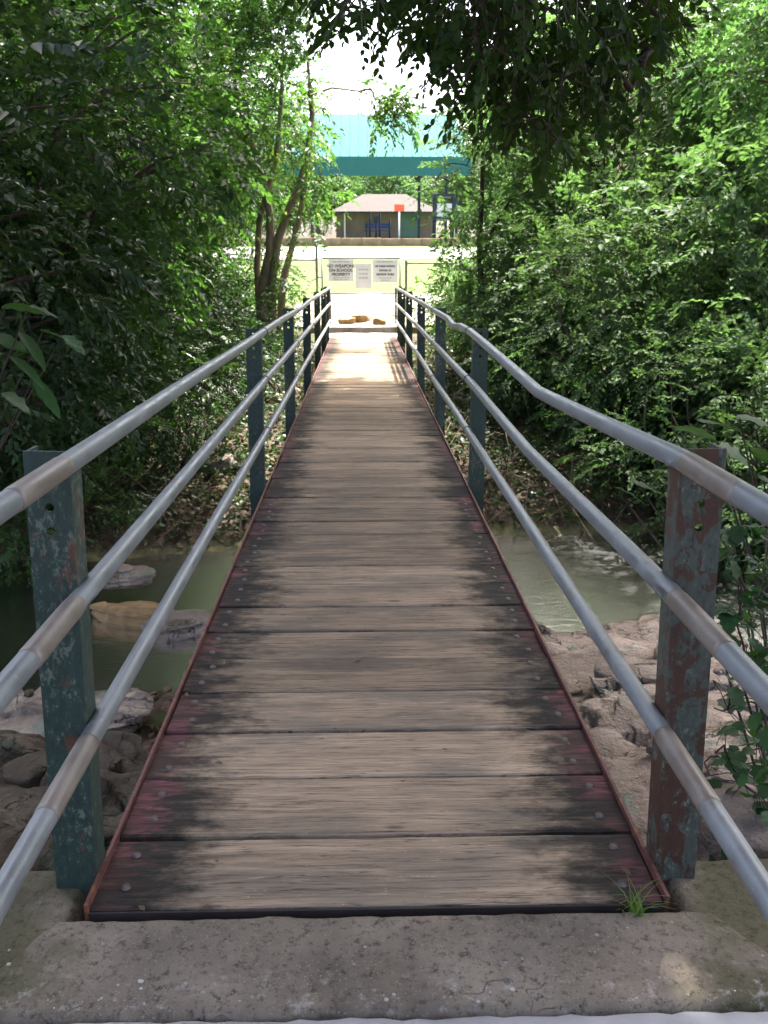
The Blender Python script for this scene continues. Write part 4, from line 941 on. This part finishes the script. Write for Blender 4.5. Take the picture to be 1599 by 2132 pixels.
# unseen tall tree added out of frame so its high crown shades the bridge
tt = Vector((5.6, 9.6, 0)); tt.z = gz(tt.x, tt.y) - 0.2
stems = [([tt, Vector((5.5, 9.6, 1.0)), Vector((5.3, 9.5, 2.2)), Vector((4.7, 9.4, 3.6)), Vector((3.6, 9.3, 5.4)), Vector((2.4, 9.6, 6.8)), Vector((1.2, 9.8, 8.0))], [.19, .15, .13, .12, .11, .08, .04]),
         ([Vector((4.7, 9.4, 3.6)), Vector((3.6, 11.0, 6.0)), Vector((2.2, 13.0, 7.0)), Vector((1.0, 14.4, 7.4))], [.11, .09, .06, .03]),
         ([Vector((3.6, 9.3, 5.4)), Vector((3.0, 7.2, 6.6)), Vector((1.6, 5.0, 7.4)), Vector((0.4, 3.6, 7.6))], [.10, .08, .06, .03])]
cl = []
while len(cl) < 330:
    x, y = rg.uniform(-2.6, 4.4), rg.uniform(-0.5, 15.0); z = rg.uniform(5.6, 9.0)
    if z < 1.45 + 0.30 * y + 1.2: continue
    cl.append((Vector((x, y, z)), rg.uniform(.7, 1.15)))
for _ in range(26): cl.append((Vector((rg.uniform(0.4, 2.9), rg.uniform(3.6, 7.6), rg.uniform(5.6, 8.2))), rg.uniform(.7, 1.0)))  # clumps here and below added to block sun spots on the deck
for _ in range(14): cl.append((Vector((rg.uniform(0.4, 2.9), rg.uniform(10, 13.4), rg.uniform(7.0, 8.6))), rg.uniform(.7, 1.0)))
special_tree('added_shade_tree', tt, stems, cl, Vector((1.5, 9, 6)), 30, 11, 0.175, M['leaf_a'], M['bark_dark'], 121, 'unseen tall tree added to shade the bridge with its high crown', 0.03, spray_len=0.5)

# far trees behind the pavilion
far = make_tree('distant_tree', 71, 6.5, (0, 0, 5.0), (3.6, 3.4, 3.4), 60, (0.8, 1.4), 10, 10, 0.30, M['leaf_c'], M['bark'], 0.2, spray_len=0.9)
for i, (x, y, s) in enumerate([(-16, 74, 1.35), (-9, 80, 1.2), (-2, 84, 1.15), (5, 86, 1.2), (11, 80, 1.3), (18, 74, 1.4), (-24, 70, 1.4), (26, 70, 1.4), (-5, 72, 0.85), (8, 73, 0.8), (2, 76, .8)]):
    place(far, x, y, s, rt.uniform(0, 6.28), 'distant hazy green tree standing behind the teal roofed pavilion', 'tree', 'distant trees behind the pavilion')
for i, (x, y, s) in enumerate([(-4.2, 49.6, 0.9), (-2.0, 49.3, 0.55), (6.3, 49.4, 0.9), (8.4, 49.8, 1.1), (-7, 49.5, 1.3), (11, 50, 1.4)]):
    place(sh2, x, y, s * 1.2, rt.uniform(0, 6.28), 'sunlit shrub growing on top of the brown retaining wall', 'shrub', 'shrubs along the retaining wall')

# ------------------------------------------------------------------ ground cover, litter, twigs
def scatter_leaves(name, n, xr, yr, size, mat, seed, lift, spread, wr=0.6, keep=None):
    rg = np.random.default_rng(seed); pos = []
    while len(pos) < n:
        x, y = rg.uniform(*xr), rg.uniform(*yr)
        if (abs(x) < 1.2 and (y < 2.2 or y > 18.6)) or (abs(x) < 0.85 and y > 15.5): continue
        z = gz(x, y)
        if z < -1.68: continue
        if keep and mnoise.noise((x * 0.9, y * 0.9, seed)) < keep + rg.normal(0, .1): continue
        pos.append((x, y, z + lift * rg.uniform(0.2, 1.0)))
    pos = np.array(pos); N = len(pos); a = rg.uniform(0, 6.28, N)
    d = np.stack([np.cos(a), np.sin(a), rg.normal(0, spread, N)], 1); n_ = np.array([0, 0, 1.0]) + rg.normal(0, spread, (N, 3))
    L = size * rg.uniform(0.5, 1.3, N)
    o = link(name, leaves_mesh(name, pos, d, n_, L, L * wr, True), mat); return o
tag(scatter_leaves('leaf_litter', 26000, (-7, 7), (2.4, 19.5), 0.085, M['litter'], 3, 0.03, 0.35), 'brown dead leaf litter covering the creek banks', 'leaf litter', kind='stuff')
tag(scatter_leaves('ground_ivy', 30000, (-7, 7), (10.2, 20.0), 0.075, M['leaf_b'], 5, 0.24, 0.5, 0.75, 0.0), 'low green creeping plants covering the far bank', 'ground cover', kind='stuff')
tag(scatter_leaves('moss_weeds', 3500, (-4, 4), (2.2, 6.6), 0.045, M['leaf_a'], 6, 0.06, 0.5, 0.75, 0.12), 'small green weeds growing between the near bank ledges', 'ground cover', kind='stuff')
rg = np.random.default_rng(44); n_ = 46; yy_ = 1.6 + 12 * rg.random(n_) ** 1.6; xx_ = np.where(rg.random(n_) < 0.6, np.sign(rg.normal(0, 1, n_)) * rg.uniform(0.45, 0.66, n_), rg.uniform(-0.6, 0.6, n_)); aa_ = rg.uniform(0, 6.28, n_)
L_ = rg.uniform(0.012, 0.034, n_)
o = link('deck_litter', leaves_mesh('deck_litter', np.stack([xx_, yy_, np.full(n_, 0.006)], 1), np.stack([np.cos(aa_), np.sin(aa_), np.full(n_, 0.12)], 1), np.array([0, 0, 1.0]) + rg.normal(0, .25, (n_, 3)), L_, L_ * 0.5, True), M['litter'])
tag(o, 'a few tiny dry leaves scattered on the bridge planks', 'leaf litter', kind='stuff')
rs = random.Random(31); bpy.context.view_layer.update(); dg_ = bpy.context.evaluated_depsgraph_get()
for i in range(40):
    sd = 1 if i < 26 else -1
    x = sd * rs.uniform(0.95, 2.7); y = rs.uniform(2.3, 6.3); q = 0.06 + 0.22 * rs.random() ** 1.8; q *= (1.3 if i % 5 == 0 else 1)
    hit_ = sc.ray_cast(dg_, Vector((x, y, 0.2)), Vector((0, 0, -1))); zt_ = hit_[1].z if hit_[0] else gz(x, y)
    if sd > 0: put_rock(x, y, (q * 1.3, q, q * 0.55), 50 + i, 'loose broken limestone lying on the bank around the rusty post', 'loose stones around the rusty post', rs.uniform(0, 3), 0.1, 0.45, name='loose_stone', z=zt_)
    else: put_rock(x, y, (q * 1.3, q, q * 0.55), 50 + i, 'loose brown stone lying on the bank around the teal post', 'loose stones around the teal post', rs.uniform(0, 3), 0.1, 0.45, M['rock_brown'], name='loose_stone', z=zt_)
rg = np.random.default_rng(9); tb = Tubes()
for _ in range(420):
    x, y = rg.uniform(-5, 5), rg.uniform(10.4, 18); 
    if abs(x) < 0.8: continue
    L = rg.uniform(0.3, 1.3); a = rg.uniform(0, 6.28); z = gz(x, y); h = rg.uniform(0.02, 0.5) 
    p0 = Vector((x, y, z)); p2 = Vector((x + L * math.cos(a), y + L * math.sin(a) * .7, 0)); p2.z = max(gz(p2.x, p2.y) + h * .6, z - 0.2); p1 = p0.lerp(p2, .5) + Vector((0, 0, h))
    tb.add([p0, p1, p2], [0.007, 0.005, 0.002], 4)
o = tb.build('fallen_twigs', M['cut_end']); tag(o, 'tangle of dry twigs and bare stems lying on the far bank', 'twigs', kind='stuff')

# gravel chips on the approach
rg = np.random.default_rng(21); bm = bmesh.new()
for _ in range(110):
    y = 1.555 + abs(rg.normal(0, 0.05)) if rg.random() < 0.75 else rg.uniform(1.56, 1.8)
    if y > 1.79: continue
    x = rg.uniform(-0.86, 0.9); s = 0.0012 + 0.0045 * rg.random() ** 2.5
    g = bmesh.ops.create_icosphere(bm, subdivisions=1, radius=s)
    for v in g['verts']: v.co = Vector((v.co.x * rg.uniform(.8, 1.4) + x, v.co.y * rg.uniform(.8, 1.3) + y, v.co.z * 0.6 - 0.002))
o = from_bm('gravel', bm, M['chip']); tag(o, 'loose pale gravel chips on the worn concrete approach', 'gravel', kind='stuff')

# ------------------------------------------------------------------ broad leaved plants, creeper, grass tuft
def broad_leaf(L, W, seed, lobes=True):
    rg = random.Random(seed); n = 14; bm = bmesh.new(); rows = []
    for i in range(n + 1):
        t = i / n; w = W / 2 * (math.sin(math.pi * min(1, t ** 0.75)) ** 0.7 if 0 < t < 1 else 0.02)
        if lobes: w *= 1 + 0.16 * math.sin(t * 17 + seed)
        row = []
        for k in range(-3, 4):
            f = k / 3; x = f * w; z = -0.22 * L * t * t + abs(f) * 0.10 * w - 0.05 * w * math.sin(t * 20) * abs(f) ** 2
            row.append(bm.verts.new((x, t * L + (0.08 * L * abs(f) * -1 if lobes else 0), z)))
        rows.append(row)
    for i in range(n):
        for k in range(6): bm.faces.new((rows[i][k], rows[i][k + 1], rows[i + 1][k + 1], rows[i + 1][k]))
    me = bpy.data.meshes.new('leaf'); bm.to_mesh(me); bm.free(); me.polygons.foreach_set('use_smooth', [True] * len(me.polygons)); me.materials.append(M['leaf_big']); return me
bl = [broad_leaf(0.19, 0.16, 1), broad_leaf(0.21, 0.07, 2, False), broad_leaf(0.14, 0.12, 5), broad_leaf(0.058, 0.05, 7), broad_leaf(0.042, 0.034, 9)]
def leafy_plant(name, base, leaves, label, cat='plant', vines=None):
    base = Vector(base); base.z = gz(base.x, base.y) - 0.03
    root = empty(name, base); tag(root, label, cat); rgp = random.Random(len(leaves)); tb = Tubes(); vp = []
    for vn in (vines or []):
        pts = [P(*q) - base for q in vn]; fine_ = [pts[0]]
        for i in range(len(pts) - 1):
            for k in range(1, 6): fine_.append(pts[i].lerp(pts[i + 1], k / 5) + Vector((rgp.gauss(0, .012), rgp.gauss(0, .012), rgp.gauss(0, .012))))
        tb.add(fine_, [0.006 - 0.004 * i / len(fine_) for i in range(len(fine_))], 5); vp += fine_
    for px, py, Y, kind, rz, pitch in leaves:
        tip = P(px, py, Y) - base
        if vp:
            st = min(vp, key=lambda q: (q - tip).length); d_ = tip - st
            if d_.length > 0.13: tip = st + d_ * (0.13 / d_.length)
            tb.add([st, st.lerp(tip, .5) + Vector((0, 0, .01)), tip], [0.002, 0.0016, 0.0012], 3)
        else:
            tb.add([Vector((rgp.uniform(-.05, .05), rgp.uniform(-.05, .05), 0)), tip * 0.5 + Vector((0, 0, 0.16 * tip.length)), tip], [0.007, 0.005, 0.003], 5)
        o = link('leaf', bl[kind], None, root); o.location = tip; o.rotation_euler = (R(pitch), rgp.uniform(-.3, .3), rz)
    o = tb.build('stems', M['bark_dark'], root); o['kind'] = 'stuff'
leafy_plant('broad_leaf_plant', (-2.35, 4.2, 0), [(90, 690, 4.2, 0, -1.5, -15), (130, 700, 4.3, 2, -1.9, -25), (20, 740, 4.0, 1, -1.9, -30), (40, 690, 3.9, 1, -2.1, -35), (70, 790, 4.1, 1, -2.2, -40), (10, 640, 4.2, 0, -1.2, 0), (10, 820, 4.0, 2, -1.6, -30), (-30, 700, 4.0, 0, -1.6, -10), (60, 640, 4.4, 2, -1.3, -10)], 'broad leaved plant with long drooping leaves behind the teal post')
leafy_plant('broad_leaf_plant', (1.75, 3.4, 0), [(1400, 890, 3.3, 0, -1.5, -6), (1470, 880, 3.4, 0, -1.2, -4), (1540, 870, 3.4, 0, -1.8, -8), (1420, 925, 3.2, 2, -1.4, -15), (1330, 1010, 3.4, 2, -1.2, -12), (1280, 1015, 3.5, 2, -1.8, -15), (1560, 930, 3.2, 2, -1.0, -20), (1500, 930, 3.5, 2, -2.0, -20), (1590, 1000, 3.1, 0, -1.5, -20)], 'plant with wide flat green leaves above the rusty post')
rgp = random.Random(8); lv = []
for _ in range(230):
    py = rgp.uniform(1080, 1800); px = 1599 - rgp.random() ** 1.4 * (150 if py < 1500 else 130) + 25
    lv.append((px, py, rgp.uniform(2.25, 2.75), rgp.choice((3, 3, 4)), rgp.uniform(0, 6.28), rgp.uniform(-55, 10)))
leafy_plant('creeper', (1.62, 2.75, 0), lv, 'leafy creeper climbing over the ledges outside the rusty post', 'creeper', [[(1640, 1850, 2.5), (1560, 1650, 2.45), (1500, 1560, 2.4), (1480, 1600, 2.35)], [(1640, 1850, 2.5), (1590, 1500, 2.55), (1540, 1300, 2.6), (1530, 1120, 2.6)], [(1640, 1850, 2.6), (1620, 1400, 2.6), (1580, 1200, 2.55), (1500, 1330, 2.5)], [(1640, 1850, 2.5), (1540, 1760, 2.4), (1480, 1690, 2.35)], [(1640, 1850, 2.5), (1620, 1600, 2.4), (1560, 1430, 2.4), (1490, 1480, 2.4)]])
def grass_tuft(name, loc, n, h, label, seed, group=None):
    rg = random.Random(seed); V = []; F = []
    for _ in range(n):
        a = rg.uniform(0, 6.28); L = h * rg.uniform(.5, 1.2); b = Vector((rg.uniform(-.02, .02), rg.uniform(-.02, .02), 0)); o_ = Vector((math.cos(a), math.sin(a), 0)); s = Vector((-math.sin(a), math.cos(a), 0)); k = len(V)
        for i in range(5):
            t = i / 4; c = b + o_ * L * 0.6 * t * t + Vector((0, 0, L * (t - 0.35 * t * t))); w = 0.003 * (1 - t) + 0.0004
            V += [c - s * w, c + s * w]
        for i in range(4): F.append((k + 2 * i, k + 2 * i + 1, k + 2 * i + 3, k + 2 * i + 2))
    o = link(name, np_mesh(name, [tuple(v) for v in V], F), M['grass']); o.location = loc; return tag(o, label, 'grass', group)
grass_tuft('grass_tuft', (0.595, 1.822, -0.03), 26, 0.13, 'thin green grass tuft sprouting from the gap before the first plank', 3)
a_ = P(1290, 1385, 6.2); grass_tuft('grass_tuft', (a_.x, a_.y, gz(a_.x, a_.y) + 0.1), 30, 0.3, 'grass tuft on the limestone slab at the water edge', 4)
